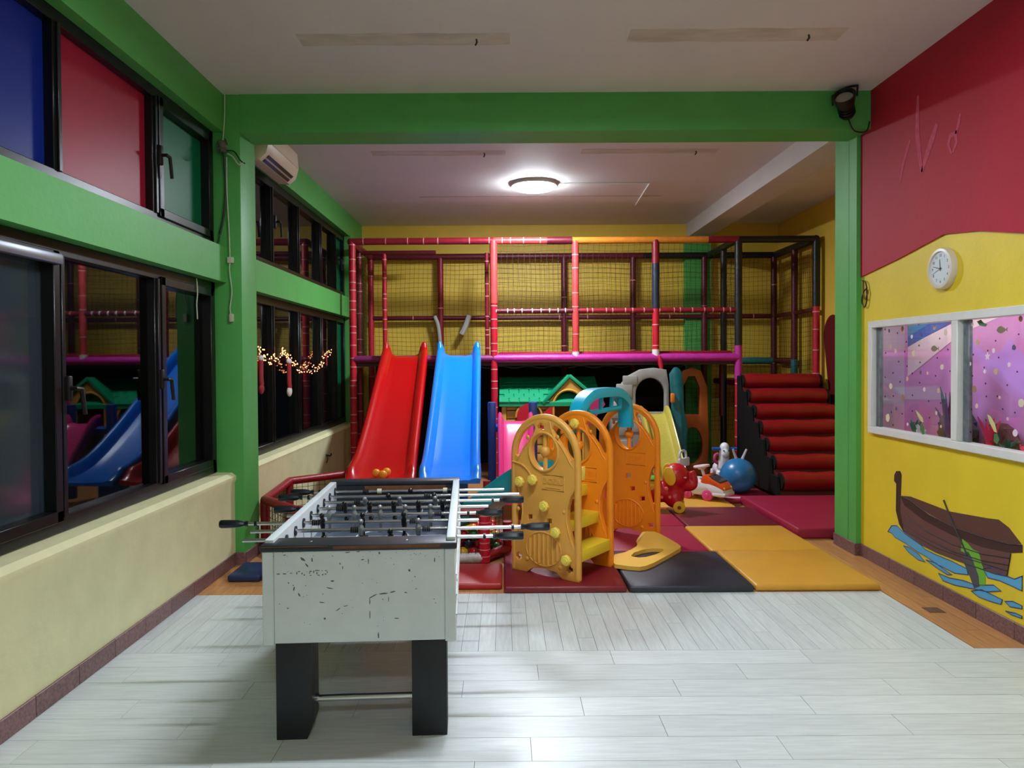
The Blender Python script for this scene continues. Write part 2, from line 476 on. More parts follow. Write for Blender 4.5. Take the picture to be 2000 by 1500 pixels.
# chalky scribble rubbed into the red paint
M_chalk = mat('chalk_rub', (204, 84, 106), 0.9, var=0.15, vscale=30)
def chalk(pts, wd):
    P = [on_right(px, py, XR - 0.013) for px, py in pts]
    b = B(); L = []; R_ = []
    n = len(P)
    for i, (y_, z_) in enumerate(P):
        a = P[max(0, i - 1)]; c = P[min(n - 1, i + 1)]
        d = Vector((c[0] - a[0], c[1] - a[1])).normalized(); nn = Vector((-d.y, d.x)); ww = wd * 1.7 * (0.25 + 0.75 * math.sin(PI * (i + 0.4) / n))
        L.append((y_ + nn.x * ww, z_ + nn.y * ww)); R_.append((y_ - nn.x * ww, z_ - nn.y * ww))
    prism(b, L + R_[::-1], 0.0008, axis_m((XR - 0.0136, 0, 0), (1, 0, 0), (0, 1, 0)))
    obj('chalk_mark', b, M_chalk, wall_right)
chalk([(1757, 358), (1762, 325), (1770, 295), (1776, 276)], 0.010)
chalk([(1791, 190), (1790, 225), (1790, 265), (1795, 310), (1799, 338)], 0.014)
chalk([(1799, 338), (1810, 300), (1820, 270), (1828, 245)], 0.016)
chalk([(1857, 302), (1850, 285), (1854, 268), (1864, 262), (1866, 280), (1859, 300)], 0.010)
chalk([(1864, 264), (1870, 245), (1873, 225)], 0.008)

# ------------------------------------------------------------------ windows of the left wall
def window(name, y0, y1, z0, z1, muls, panes, handles, sash=()):
    """black framed band of windows; panes is one material for each gap between the mullions"""
    root = bpy.data.objects.new(name, None); COL.objects.link(root); root['kind'] = 'structure'
    ROOTM[root.name] = Matrix.Identity(4)
    xa, xb = -2.22, -2.125
    b = B()
    box(b, xa, xb, y0, y1, z0, z0 + 0.075, 0.004, 1); box(b, xa, xb, y0, y1, z1 - 0.075, z1, 0.004, 1)
    box(b, xa, xb, y0, y0 + 0.06, z0, z1, 0.004, 1); box(b, xa, xb, y1 - 0.06, y1, z0, z1, 0.004, 1)
    obj('window_frame', b, M_alu, root)
    for ym in muls:
        b = B(); box(b, xa, xb, ym - 0.035, ym + 0.035, z0 + 0.07, z1 - 0.07, 0.004, 1)
        box(b, xb - 0.02, xb + 0.012, ym - 0.014, ym + 0.014, z0 + 0.07, z1 - 0.07, 0.003, 1)
        obj('mullion', b, M_alu, root)
    ed = [y0 + 0.03] + list(muls) + [y1 - 0.03]
    for i in range(len(ed) - 1):
        a, c = ed[i] + 0.03, ed[i + 1] - 0.03
        if i in sash:
            b = B()
            box(b, xa + 0.02, xb + 0.016, a, a + 0.05, z0 + 0.055, z1 - 0.055, 0.004, 1); box(b, xa + 0.02, xb + 0.016, c - 0.05, c, z0 + 0.055, z1 - 0.055, 0.004, 1)
            box(b, xa + 0.02, xb + 0.016, a, c, z0 + 0.055, z0 + 0.11, 0.004, 1); box(b, xa + 0.02, xb + 0.016, a, c, z1 - 0.11, z1 - 0.055, 0.004, 1)
            obj('sash_frame', b, M_alu, root)
        b = B(); box(b, -2.178, -2.172, a - 0.01, c + 0.01, z0 + 0.06, z1 - 0.06); obj('pane', b, panes[i], root, smooth=0)
    for (yh, zh) in handles:
        b = B(); box(b, xb, xb + 0.03, yh - 0.017, yh + 0.017, zh - 0.06, zh + 0.06, 0.006)
        tube(b, [(xb + 0.02, yh, zh), (xb + 0.055, yh, zh), (xb + 0.06, yh + 0.035, zh - 0.005), (xb + 0.06, yh + 0.06, zh - 0.13)], 0.011, 8)
        obj('window_handle', b, M_black, root)
    return root
G = M_glass
mf = [-1.25, -0.3, 0.6, 1.55, 2.5, 3.45, 4.41]
w1 = window('window_1', -2.2, 5.29, 0.69, 2.09, mf, [G, G, G, G, M_dusty, M_dusty, G, G], [(3.47, 1.38), (4.42, 1.4)], sash=(5, 7))
w2 = window('window_2', -2.2, 5.29, 2.35, 3.2, mf, [M_bluef, M_pinkf, M_greenf, M_bluef, M_greenf, M_bluef, M_pinkf, M_greenf], [(4.44, 2.78)], sash=(7,))
b = B(); box(b, -2.125, -2.09, 2.55, 3.42, 1.97, 2.02, 0.008); obj('pull_rail', b, M_alu2, w1)
mb = [6.62, 7.47, 8.38, 9.1]
w3 = window('window_3', 5.62, 9.62, 0.69, 2.09, mb, [G] * 4 + [M_greenf], [])  # last pane: a green reflection put into the pane colour
w4 = window('window_4', 5.62, 9.62, 2.35, 3.18, mb, [G] * 4 + [M_greenf], [(6.66, 2.8), (9.14, 2.8)])  # last pane green for the same painted reflection
# yard wall outside, faintly seen through the night glass
bm = B(); box(bm, -4.2, -4.05, -3, 11, -0.1, 1.9); struct('wall_outside', bm, mat('yard_wall', (120, 124, 124), 0.8, var=0.2))
bm = B(); box(bm, -4.05, -2.3, -3.2, 11, -0.12, 0.0); struct('floor_outside', bm, mat('yard_ground', (70, 72, 70), 0.8, var=0.2))
# ------------------------------------------------------------------ ceiling lamps
def ceiling_lamp(x, y, power, label):
    t = thing('ceiling_lamp', label, 'lamp', (x, y, H), 0, 'ceiling lamps')
    b = B(); lathe(b, [(0.0, 0.0), (0.25, 0.0), (0.25, -0.034), (0.238, -0.038), (0.234, -0.03), (0.0, -0.03)], 32); obj('lamp_base', b, M_white, t)
    b = B(); lathe(b, [(0.0, -0.031), (0.233, -0.031), (0.233, -0.05), (0.2, -0.064), (0.12, -0.073), (0.0, -0.076)], 32)
    obj('diffuser', b, mat('lamp_diffuser_%d' % int(y * 10), (236, 246, 255), 0.4, emit=power), t)
    return t
ceiling_lamp(0.35, 8.0, LAMP_BACK, 'round white ceiling lamp glowing in front of the netted play frame')
def tube_lamp(x, y, power, label):
    t = thing('batten_lamp', label, 'lamp', (x, y, H))
    b = B(); box(b, -0.66, 0.66, -0.045, 0.045, -0.05, 0.0, 0.006)
    box(b, -0.66, 0.66, -0.045, -0.034, -0.062, -0.045); box(b, -0.66, 0.66, 0.034, 0.045, -0.062, -0.045); obj('housing', b, M_white, t)
    b = B(); box(b, -0.64, 0.64, -0.033, 0.033, -0.058, -0.0505); obj('diffuser', b, mat('batten_glow', (236, 246, 255), 0.4, emit=power), t)
tube_lamp(0.36, 3.2, LAMP_FRONT, 'long white batten lamp on the ceiling above the football table')
ceiling_lamp(0.35, -1.6, LAMP_REAR, 'round white ceiling lamp nearest the front wall')
# ------------------------------------------------------------------ netted climbing frame
def sleeve(name, c, rough=0.42):
    return mat(name, c, rough, var=0.12, vscale=14, bump=0.35, bscale=22, stretch=(1, 1, 1))
S_red = sleeve('sleeve_red', (198, 20, 48)); S_salm = sleeve('sleeve_salmon', (204, 66, 66)); S_mar = sleeve('sleeve_maroon', (98, 18, 36))  # the salmon sleeve is a paler red than the others
S_dred = sleeve('sleeve_dark_red', (140, 20, 40)); S_mag = sleeve('sleeve_magenta', (190, 44, 150)); S_or = sleeve('sleeve_orange', (222, 134, 44))
S_navy = sleeve('sleeve_navy', (36, 42, 66)); S_blk = sleeve('sleeve_black', (24, 22, 26)); S_teal = sleeve('sleeve_teal', (46, 120, 122))
M_tape = mat('clear_tape', (226, 150, 150), 0.25); M_wtape = mat('white_tape', (224, 220, 214), 0.4); M_net = mat('net_cord', (30, 26, 20), 0.8)
M_deck = mat('deck_board', (70, 46, 36), 0.7, var=0.2); M_crpad = mat('crimson_pad', (168, 18, 52), 0.4, var=0.06)
cage = thing('soft_play_cage', 'tall netted climbing frame of red foam-wrapped tubes with raised deck', 'climbing frame', (1.0, 9.6, 0.0))
CF, CB, CM, CT, CP = 8.95, 10.3, 9.62, 2.995, 1.53
def bar(nm, pts, m, r=0.043, rings=0, tape=None, segs=()):
    b = B(); tube(b, pts, r, 12); o = obj(nm, b, m, cage, world=True)
    a, c = Vector(pts[0]), Vector(pts[-1])
    if rings:
        b = B(); rr = random.Random(int(a.x * 100 + a.z * 10 + a.y))
        for i in range(rings):
            t = (i + rr.uniform(0.15, 0.85)) / rings; p = a.lerp(c, t); d = (c - a).normalized()
            tube(b, [p - d * 0.006, p + d * 0.006], r + 0.0022, 12)
        obj('tape_ring', b, tape or M_tape, o, world=True, kind='stuff')
    for (t0, t1, mm) in segs:
        b = B(); tube(b, [a.lerp(c, t0), a.lerp(c, t1)], r + 0.004, 12); obj('sleeve', b, mm, o, world=True)
    return o
# front posts
bar('post', [(-1.88, CF, 0.0), (-1.88, CF, CT)], S_red, rings=22)
bar('post', [(-0.12, CF, 0.0), (-0.12, CF, CT)], S_red, rings=20, segs=[(0.74, 1.0, S_salm)])
bar('post', [(0.9, CF, CP), (0.9, CF, CT)], S_salm, rings=6, segs=[(0.0, 0.05, M_wtape)])
bar('post', [(1.9, CF, CP), (1.9, CF, CT)], S_red, rings=5, segs=[(0.42, 0.8, S_navy), (0.8, 1.0, S_dred), (0.0, 0.07, M_wtape)])
bar('post', [(2.93, CF, 0.0), (2.93, CF, CT)], S_red, rings=14, segs=[(0.42, 0.56, S_mag), (0.56, 1.0, S_blk)])
bar('post', [(3.9, CF, 0.0), (3.9, CF, CT)], S_red, rings=14, segs=[(0.72, 1.0, S_blk)])
# back posts
for x, m in [(-1.9, S_red), (-0.9, S_dred), (0.87, S_mar), (1.86, S_mar), (2.88, S_mar), (3.88, S_mar)]:
    bar('post', [(x, CB, 0.0), (x, CB, CT)], m, rings=3)
bar('post', [(2.95, CM, 0.0), (2.95, CM, CT)], S_blk); bar('post', [(3.9, CM, 0.0), (3.9, CM, CT)], S_mar, segs=[(0.36, 0.5, S_teal)])
bar('post', [(-1.93, CM, 0.0), (-1.93, CM, CT)], S_dred, r=0.04, rings=12)
bar('post', [(-1.59, CM, CP), (-1.59, CM, CT - 0.05)], S_red, r=0.03, rings=10); bar('post', [(-0.22, CM, CP), (-0.22, CM, CT - 0.05)], S_dred, r=0.028, rings=8)
# top rails
bar('rail', [(-1.9, CF, CT), (-0.12, CF, CT)], S_dred, rings=7); bar('rail', [(-0.12, CF, CT), (0.86, CF, CT)], S_salm, rings=6, segs=[(0.68, 1.0, S_mar)])
bar('rail', [(0.86, CF, CT), (2.55, CF, CT)], S_or, rings=0); bar('rail', [(2.55, CF, CT), (2.93, CF, CT)], S_dred); bar('rail', [(2.93, CF, CT), (3.92, CF, CT)], S_blk)
bar('rail', [(-1.9, CB, CT), (2.0, CB, CT)], S_mar, r=0.046); bar('rail', [(2.0, CB, CT), (3.9, CB, CT)], S_blk, r=0.046)
bar('rail', [(-1.9, CF, CT), (-1.9, CB, CT)], S_dred); bar('rail', [(2.93, CF, CT), (2.93, CB, CT)], S_blk); bar('rail', [(3.9, CF, CT), (3.9, CB, CT)], S_blk, r=0.05)
bar('rail', [(-0.9, CM, CT - 0.04), (-1.9, CM, CT - 0.04)], S_mar, r=0.03)
# middle rails
zm = 2.12
bar('rail', [(-0.12, CF, zm), (0.95, CF, zm)], S_mar, r=0.032, rings=10, tape=M_wtape); bar('rail', [(0.95, CF, zm), (2.9, CF, zm)], S_dred, r=0.032, rings=16, tape=M_tape)
bar('rail', [(-1.9, CB, zm), (3.88, CB, zm)], S_mar, r=0.034, rings=6); bar('rail', [(3.9, CF, zm), (3.9, CB, zm)], S_mar, r=0.03)
# deck edge
bar('rail', [(-0.12, CF, CP), (2.93, CF, CP)], S_mag, r=0.052, rings=0); bar('rail', [(-1.88, CF, CP), (-0.12, CF, CP)], mat('sleeve_plum', (130, 34, 96), 0.45, bump=0.3, bscale=22), r=0.045)
bar('rail', [(-1.9, CB, CP), (2.93, CB, CP)], S_mar); bar('rail', [(2.93, CB, CP - 0.05), (3.88, CB, CP - 0.05)], S_teal, r=0.05); bar('rail', [(3.9, CM, CP - 0.05), (3.9, CB, CP - 0.05)], S_mar)
bar('rail', [(2.93, CM, 0.75), (2.93, CM, 1.53)], S_mar, r=0.04)
b = B(); box(b, -1.86, 2.9, CF + 0.03, CB - 0.04, CP - 0.09, CP - 0.03); obj('deck', b, M_deck, cage, world=True)
b = B(); box(b, -0.07, 2.88, CF + 0.06, CF + 0.16, CP - 0.03, CP + 0.085, 0.03); obj('edge_pad', b, M_crpad, cage, world=True)
b = B(); box(b, 2.99, 3.84, CF + 0.05, CB - 0.05, 1.16, 1.24, 0.02); obj('landing', b, mat('landing_pad', (120, 14, 26), 0.5), cage, world=True)
# nets
def netp(o, u, v, wd, hg, cell=0.066, seed=1, wav=0.012, r=0.0017):
    b = B(); net(b, o, u, v, wd, hg, cell, r, wav, seed); q = obj('net', b, M_net, cage, world=True, smooth=0, kind='stuff')
netp((-1.85, CB - 0.02, CP), (1, 0, 0), (0, 0, 1), 5.7, CT - CP, 0.064, 1)
netp((-0.08, CF, CP + 0.06), (1, 0, 0), (0, 0, 1), 2.97, CT - CP - 0.08, 0.071, 2, 0.016)
netp((3.88, CF + 0.05, 1.3), (0, 1, 0), (0, 0, 1), 1.3, CT - 1.32, 0.062, 3)
netp((-1.88, CF + 0.05, CP), (0, 1, 0), (0, 0, 1), 1.28, CT - CP, 0.062, 4, 0.03)
netp((2.95, CF + 0.05, CP), (0, 1, 0), (0, 0, 1), 0.66, CT - CP, 0.062, 5, 0.02)
netp((2.97, CB - 0.03, 0.5), (1, 0, 0), (0, 0, 1), 0.9, 1.0, 0.064, 6)
netp((-1.85, CB - 0.02, 0.03), (1, 0, 0), (0, 0, 1), 4.7, CP - 0.1, 0.066, 7)
# loose ties and a hanging red end
b = B(); tube(b, smooth_path([(-0.98, CB - 0.06, zm + 0.02), (-0.93, CB - 0.08, zm - 0.12), (-0.9, CB - 0.07, zm - 0.4)]), 0.03, 8, flat=(1.0, 0.9)); obj('cloth_tie', b, mat('grey_cloth', (186, 186, 184), 0.8), cage, world=True)
b = B(); tube(b, smooth_path([(-0.49, CB - 0.07, zm + 0.03), (-0.54, CB - 0.1, zm - 0.12), (-0.6, CB - 0.11, zm - 0.24)]), 0.042, 8, flat=(0.9, 0.9)); obj('cloth_tie', b, MATS['grey_cloth'], cage, world=True)
b = B(); tube(b, [(1.93, CF - 0.05, CP + 0.02), (1.945, CF - 0.06, CP - 0.08), (1.96, CF - 0.06, CP - 0.16)], 0.03, 8, rr=[0.02, 0.032, 0.018]); obj('loose_end', b, S_red, cage, world=True)
# ------------------------------------------------------------------ slides
def chute(stations, wall=0.05, under=0.03):
    """stations: (centre point, half width, rail height) from the top down; U section with round rails"""
    b = B(); rings = []
    n = len(stations)
    for i, (c, hw, h) in enumerate(stations):
        c = Vector(c)
        a = Vector(stations[max(0, i - 1)][0]); d = Vector(stations[min(n - 1, i + 1)][0])
        t = (d - a).normalized(); side = Vector((t.y, -t.x, 0)).normalized() * -1
        up = side.cross(t).normalized()
        if up.z < 0: up = -up
        w_ = wall
        sec = [(-hw - w_ * 0.45, -under), (-hw - w_ * 0.55, h * 0.55), (-hw - w_ * 0.45, h * 0.86), (-hw - w_ * 0.1, h), (-hw + w_ * 0.35, h * 0.93),
               (-hw + w_ * 0.75, h * 0.55), (-hw + w_ * 1.05, h * 0.14), (-hw + w_ * 1.7, 0.004), (-hw * 0.4, 0.0)]
        sec = sec + [(-x, z) for (x, z) in sec[::-1]]
        rings.append([b.verts.new(c + side * x + up * z) for x, z in sec])
    m = len(rings[0])
    for r1, r2 in zip(rings, rings[1:]):
        for j in range(m): b.faces.new((r1[j], r1[(j + 1) % m], r2[(j + 1) % m], r2[j]))
    b.faces.new(rings[0]); b.faces.new(rings[-1])
    return b
def stations(prof, cx0, cx1, hw0, hw1, h=0.11, horn=0.2, n=5):
    P = smooth_path([(0, y, z) for y, z in prof], n); out = []
    for i, p in enumerate(P):
        t = i / (len(P) - 1)
        hh = h + (horn - h) * max(0.0, 1 - t / 0.09) if t < 0.09 else h
        if i == 0: hh = horn * 0.93
        if t > 0.9: hh = h * max(0.18, (1 - t) / 0.1)
        hw = hw0 + (hw1 - hw0) * t
        if t > 0.96: hw *= 0.97
        out.append(((cx0 + (cx1 - cx0) * t, p.y, p.z), hw, hh))
    return out
M_rslide = mat('red_slide_plastic', (186, 6, 12), 0.28, coat=0.3); M_bslide = mat('blue_slide_plastic', (6, 124, 238), 0.28, coat=0.3)
t = thing('slide', 'tall red plastic slide running down from the netted frame', 'slide', (-1.12, 6.6, 0.0))
prof = [(8.93, 1.57), (8.75, 1.5), (8.2, 1.16), (7.6, 0.79), (7.1, 0.53), (6.8, 0.44), (6.52, 0.41)]
obj('chute', chute(stations(prof, -1.225, -1.14, 0.235, 0.29), 0.07), M_rslide, t, world=True, smooth=50)
b = B(); box(b, -1.3, -1.02, 7.0, 7.08, 0.0, 0.44, 0.01); obj('support', b, M_rslide, t, world=True)
t = thing('slide', 'tall blue plastic slide beside the red one', 'slide', (-0.5, 6.6, 0.0))
obj('chute', chute(stations(prof, -0.56, -0.5, 0.232, 0.255), 0.065), M_bslide, t, world=True, smooth=50)
b = B(); box(b, -0.64, -0.36, 7.0, 7.08, 0.0, 0.44, 0.01); obj('support', b, M_bslide, t, world=True)

# ------------------------------------------------------------------ ball pit
pit = thing('ball_pit', 'low netted ball pit with red foam-wrapped rails under the slides', 'ball pit', (-0.9, 6.0, 0.0))
A_, C_, D_, E_, G_, B2 = (-1.885, 5.62), (-1.52, 5.2), (-0.15, 5.27), (0.02, 5.52), (-0.16, 6.45), (-1.955, 6.5)
RZ = 0.42
S_pit = sleeve('pit_sleeve', (150, 22, 36))
def pbar(pts, m=S_pit, r=0.035, nm='rail'):
    b = B(); tube(b, pts, r, 10); return obj(nm, b, m, pit, world=True)
v3 = lambda p, z: (p[0], p[1], z)
pbar([v3(A_, RZ), v3(B2, RZ), (-1.5, 6.9, RZ)], nm='top_rail'); pbar([v3(A_, RZ), v3(C_, RZ), v3(D_, RZ - 0.03)], nm='top_rail')
pbar([v3(A_, 0.05), v3(C_, 0.05), v3(D_, 0.05), v3(E_, 0.06), v3(G_, 0.05), (-1.5, 6.9, 0.05), v3(B2, 0.05), v3(A_, 0.05)], nm='bottom_rail')
for p in (A_, C_, B2, E_, G_, (-0.82, 5.235)):
    pbar([v3(p, 0.02), v3(p, 0.26 if p == E_ else RZ)], S_red if p in (E_,) else S_pit, nm='post')
dp = pbar([v3(D_, 0.02), v3(D_, RZ - 0.01)], S_red, 0.042, nm='post')
b = B()
for i in range(7): tube(b, [v3(D_, 0.06 + i * 0.05), v3(D_, 0.066 + i * 0.05)], 0.0435, 10)
obj('tape_ring', b, M_tape, dp, world=True, kind='stuff')
b = B(); tube(b, [v3(D_, 0.05), ((D_[0] * 2 + C_[0]) / 3, (D_[1] * 2 + C_[1]) / 3, 0.05)], 0.037, 10); obj('white_sleeve', b, mat('worn_white_sleeve', (206, 196, 196), 0.4, var=0.3, vscale=20), pit, world=True)
for i, (p, q) in enumerate([(A_, B2), (B2, (-1.5, 6.9)), (A_, C_), (C_, D_), (D_, E_)]):
    d = Vector((q[0] - p[0], q[1] - p[1], 0)); b = B()
    net(b, (p[0], p[1], 0.07), d, (0, 0, 1), d.length, RZ - 0.1, 0.055, 0.0022, 0.012, 30 + i); obj('net', b, M_net, pit, world=True, smooth=0, kind='stuff')
b = B(); prism(b, [A_, C_, D_, E_, G_, (-1.5, 6.9), B2], 0.02, Matrix.Translation((0, 0, 0.0))); obj('pit_floor', b, mat('pit_mat', (96, 22, 30), 0.5), pit, world=True)
# balls
BALLS = {'red': (206, 22, 36), 'yellow': (238, 182, 24), 'orange': (240, 150, 34), 'navy': (28, 30, 56), 'green': (60, 140, 60)}
BM = {}
for k, c in BALLS.items():
    b = B(); ball(b, (0, 0, 0), 0.04, u=14, v=9)
    box(b, -0.0405, 0.0405, -0.0006, 0.0006, -0.001, 0.001)
    me = finish(b, 'play_ball', 60); me.materials.append(mat('ball_' + k, c, 0.3)); BM[k] = me
def inside(p, poly):
    c = False; n = len(poly)
    for i in range(n):
        x1, y1 = poly[i]; x2, y2 = poly[(i + 1) % n]
        if (y1 > p[1]) != (y2 > p[1]) and p[0] < (x2 - x1) * (p[1] - y1) / (y2 - y1) + x1: c = not c
    return c
poly = [(-1.72, 5.62), (-1.46, 5.28), (-0.2, 5.34), (-0.06, 5.52), (-0.1, 6.4), (-1.72, 6.4)]
def put_ball(p, k, label, group):
    o = bpy.data.objects.new('play_ball', BM[k]); COL.objects.link(o); o.location = p
    o.rotation_euler = (rnd.uniform(0, 3), rnd.uniform(0, 3), 0)
    tag(o, label, 'ball', group)
pl_lab = {'red': 'red plastic ball inside the netted ball pit', 'yellow': 'yellow plastic ball inside the netted ball pit', 'orange': 'orange plastic ball inside the netted ball pit',
          'navy': 'dark navy plastic ball inside the netted ball pit', 'green': 'green plastic ball inside the netted ball pit'}
rnd = random.Random(11)
cols = ['red', 'yellow', 'red', 'orange', 'navy', 'red', 'yellow', 'green', 'red']
lay = 0; cnt = 0
for lay in range(3):
    z = 0.0615 + lay * 0.0667; j = 0
    y = 5.3 + (0.024 if lay % 2 else 0)
    while y < (6.3 if lay == 0 else (5.75 if lay == 1 else 5.6)):
        x = -1.75 + (0.041 if j % 2 else 0) + (0.041 if lay % 2 else 0)
        while x < 0:
            front = inside((x, y), poly)
            keep = front and (x > -0.62 or x < -1.3) if lay > 0 else front and (x > -0.7 or x < -1.2 or rnd.random() < 0.45)
            if lay == 2 and rnd.random() < 0.35: keep = False
            gx = (x - 0.2775) * 0.797 - (y - 4.845) * 0.604; gy = (x - 0.2775) * 0.604 + (y - 4.845) * 0.797
            if 0.02 < gy < 0.43 and gx < -0.5 and z + 0.05 > 0.045 + max(0.12, 0.1 + (gx + 1.0) * 0.7): keep = False
            if min((Vector((x, y)) - Vector(q)).length for q in (A_, C_, D_, E_)) < 0.085: keep = False
            if keep and cnt < 290:
                k = rnd.choice(cols)
                put_ball((x, y, z), k, pl_lab[k], k + ' balls of the ball pit'); cnt += 1
            x += 0.082
        y += 0.071; j += 1
ys, zs = 6.62, 0.4235 + 0.0415
put_ball((-1.19, 6.64, zs), 'orange', 'orange ball at the foot of the red slide, left of the pair', 'balls lying on the red slide')
put_ball((-1.12, 6.585, zs - 0.004), 'orange', 'orange ball at the foot of the red slide, nearest of the group', 'balls lying on the red slide')
put_ball((-1.098, 6.67, zs + 0.006), 'orange', 'orange ball at the foot of the red slide, rear right of the group', 'balls lying on the red slide')
# ------------------------------------------------------------------ football table
M_tw = mat('table_white', (220, 229, 233), 0.45, var=0.05, vscale=8); M_tb = mat('table_black', (38, 42, 52), 0.4, var=0.1, vscale=12)
M_leg = mat('leg_black', (22, 26, 34), 0.5, var=0.15, vscale=20); M_chr = mat('chrome_rod', (214, 216, 220), 0.16, metal=1.0)
M_field = mat('playfield', (70, 80, 96), 0.4, var=0.08, vscale=6); M_worn = mat('bare_wood_edge', (120, 72, 44), 0.6, var=0.3, vscale=20)
M_chip = mat('paint_chip', (92, 102, 104), 0.7, var=0.3, vscale=40); M_pw = mat('player_grey', (150, 154, 156), 0.35, metal=0.4); M_pb = mat('player_black', (16, 16, 18), 0.3)
M_iv = mat('ivory_plastic', (222, 216, 190), 0.4); M_grip = mat('grip_black', (20, 24, 34), 0.3)
TW, TL, TH, TB0 = 0.376, 1.49, 0.787, 0.394
tb = thing('football_table', 'white table football cabinet with black legs and chrome rods', 'table', (-0.571, 2.80, 0.0), math.radians(2.9))
b = B(); box(b, -TW + 0.0432, TW - 0.0432, 0.0, 0.03, TB0 + 0.005, TH - 0.025, 0.003, 1); fp = obj('front_panel', b, M_tw, tb)
for s in (-1, 1):
    b = B(); x0, x1 = sorted((s * (TW - 0.043), s * TW)); box(b, x0, x1, -0.004, 0.034, TB0, TH - 0.025, 0.003, 1); obj('corner_strip', b, M_tw, tb)
    b = B(); x0, x1 = sorted((s * (TW - 0.036), s * TW)); box(b, x0, x1, 0.034, TL - 0.034, TB0, TH + 0.012, 0.004, 2); sp = obj('side_panel', b, M_tw, tb)
    b = B()
    for zz in (TB0 + 0.09, TB0 + 0.17, TB0 + 0.25):
        tube(b, [(s * (TW + 0.002), 0.04, zz), (s * (TW + 0.002), TL - 0.04, zz)], 0.004, 6)
    obj('side_ridge', b, M_tw, sp)
b = B(); box(b, -TW, TW, TL - 0.034, TL, TB0, TH - 0.0, 0.003, 1); obj('rear_panel', b, M_tb, tb)
b = B(); box(b, -TW - 0.008, TW + 0.006, -0.012, 0.12, TH - 0.026, TH, 0.006, 2); ft = obj('front_top_board', b, M_tb, tb)
b = B(); box(b, -0.1, TW - 0.06, -0.0135, -0.012, TH - 0.016, TH - 0.006); box(b, -TW, -0.12, -0.0135, -0.012, TH - 0.007, TH - 0.004); obj('worn_edge', b, M_worn, ft)
b = B()
for x in (-0.2, 0.18): lathe(b, [(0.0, 0.002), (0.006, 0.001), (0.007, 0.0)], 8, Matrix.Translation((x, 0.05, TH)))
obj('screw', b, M_chr, ft)
b = B(); box(b, -TW, TW + 0.004, TL - 0.1, TL + 0.006, TH - 0.012, TH + 0.014, 0.006, 2); rt = obj('rear_top_board', b, M_tb, tb)
b = B(); box(b, -TW + 0.2, TW - 0.08, TL - 0.106, TL - 0.1, TH - 0.05, TH - 0.014); obj('ball_slot_trim', b, M_worn, tb)
b = B(); box(b, -TW + 0.036, TW - 0.036, TL - 0.1, TL - 0.034, TH - 0.2, TH - 0.012); obj('end_wall', b, M_tb, tb)
b = B(); box(b, -TW + 0.036, TW - 0.036, 0.03, 0.1, TH - 0.2, TH - 0.026); obj('end_wall', b, M_tb, tb)
FZ = TH - 0.155
b = B(); box(b, -TW + 0.036, TW - 0.036, 0.1, TL - 0.1, FZ - 0.02, FZ); fld = obj('playfield', b, M_field, tb)
M_fl = mat('field_line', (216, 222, 226), 0.5)
def fline(nm, pts, cl=False):
    b = B(); tube(b, pts, 0.003, 4, closed=cl); obj(nm, b, M_fl, fld)
fline('centre_circle', [(0.13 * math.cos(a * PI / 16), TL / 2 + 0.13 * math.sin(a * PI / 16), FZ + 0.0005) for a in range(32)], True)
fline('halfway_line', [(-TW + 0.04, TL / 2, FZ + 0.0005), (TW - 0.04, TL / 2, FZ + 0.0005)])
for y0, y1 in ((0.1, 0.28), (TL - 0.1, TL - 0.28)):
    fline('goal_area_line', [(-0.16, y0, FZ + 0.0005), (-0.16, y1, FZ + 0.0005), (0.16, y1, FZ + 0.0005), (0.16, y0, FZ + 0.0005)])
for sx in (-1, 1):
    for yy in (0.035, TL - 0.175):
        x0, x1 = sorted((sx * 0.338, sx * 0.198)); b = B()
        ch = [(x0, 0.0), (x1, 0.0), (x1, TB0 + 0.004), (x0, TB0 + 0.004)]
        if sx < 0: ch = [(x0, 0.0), (x1 - 0.02, 0.0), (x1, 0.055), (x1, TB0 + 0.004), (x0, TB0 + 0.004)]
        prism(b, ch, 0.135, Matrix(((1, 0, 0, 0), (0, 0, 1, yy), (0, 1, 0, 0), (0, 0, 0, 1))), bev=0.003)
        obj('leg', b, M_leg, tb)
for yy in (0.11, TL - 0.1):
    b = B(); tube(b, [(-0.2, yy, 0.13), (0.2, yy, 0.13)], 0.014, 14); tube(b, [(-0.199, yy, 0.13), (-0.185, yy, 0.13)], 0.02, 12); obj('cross_bar', b, M_chr, tb)
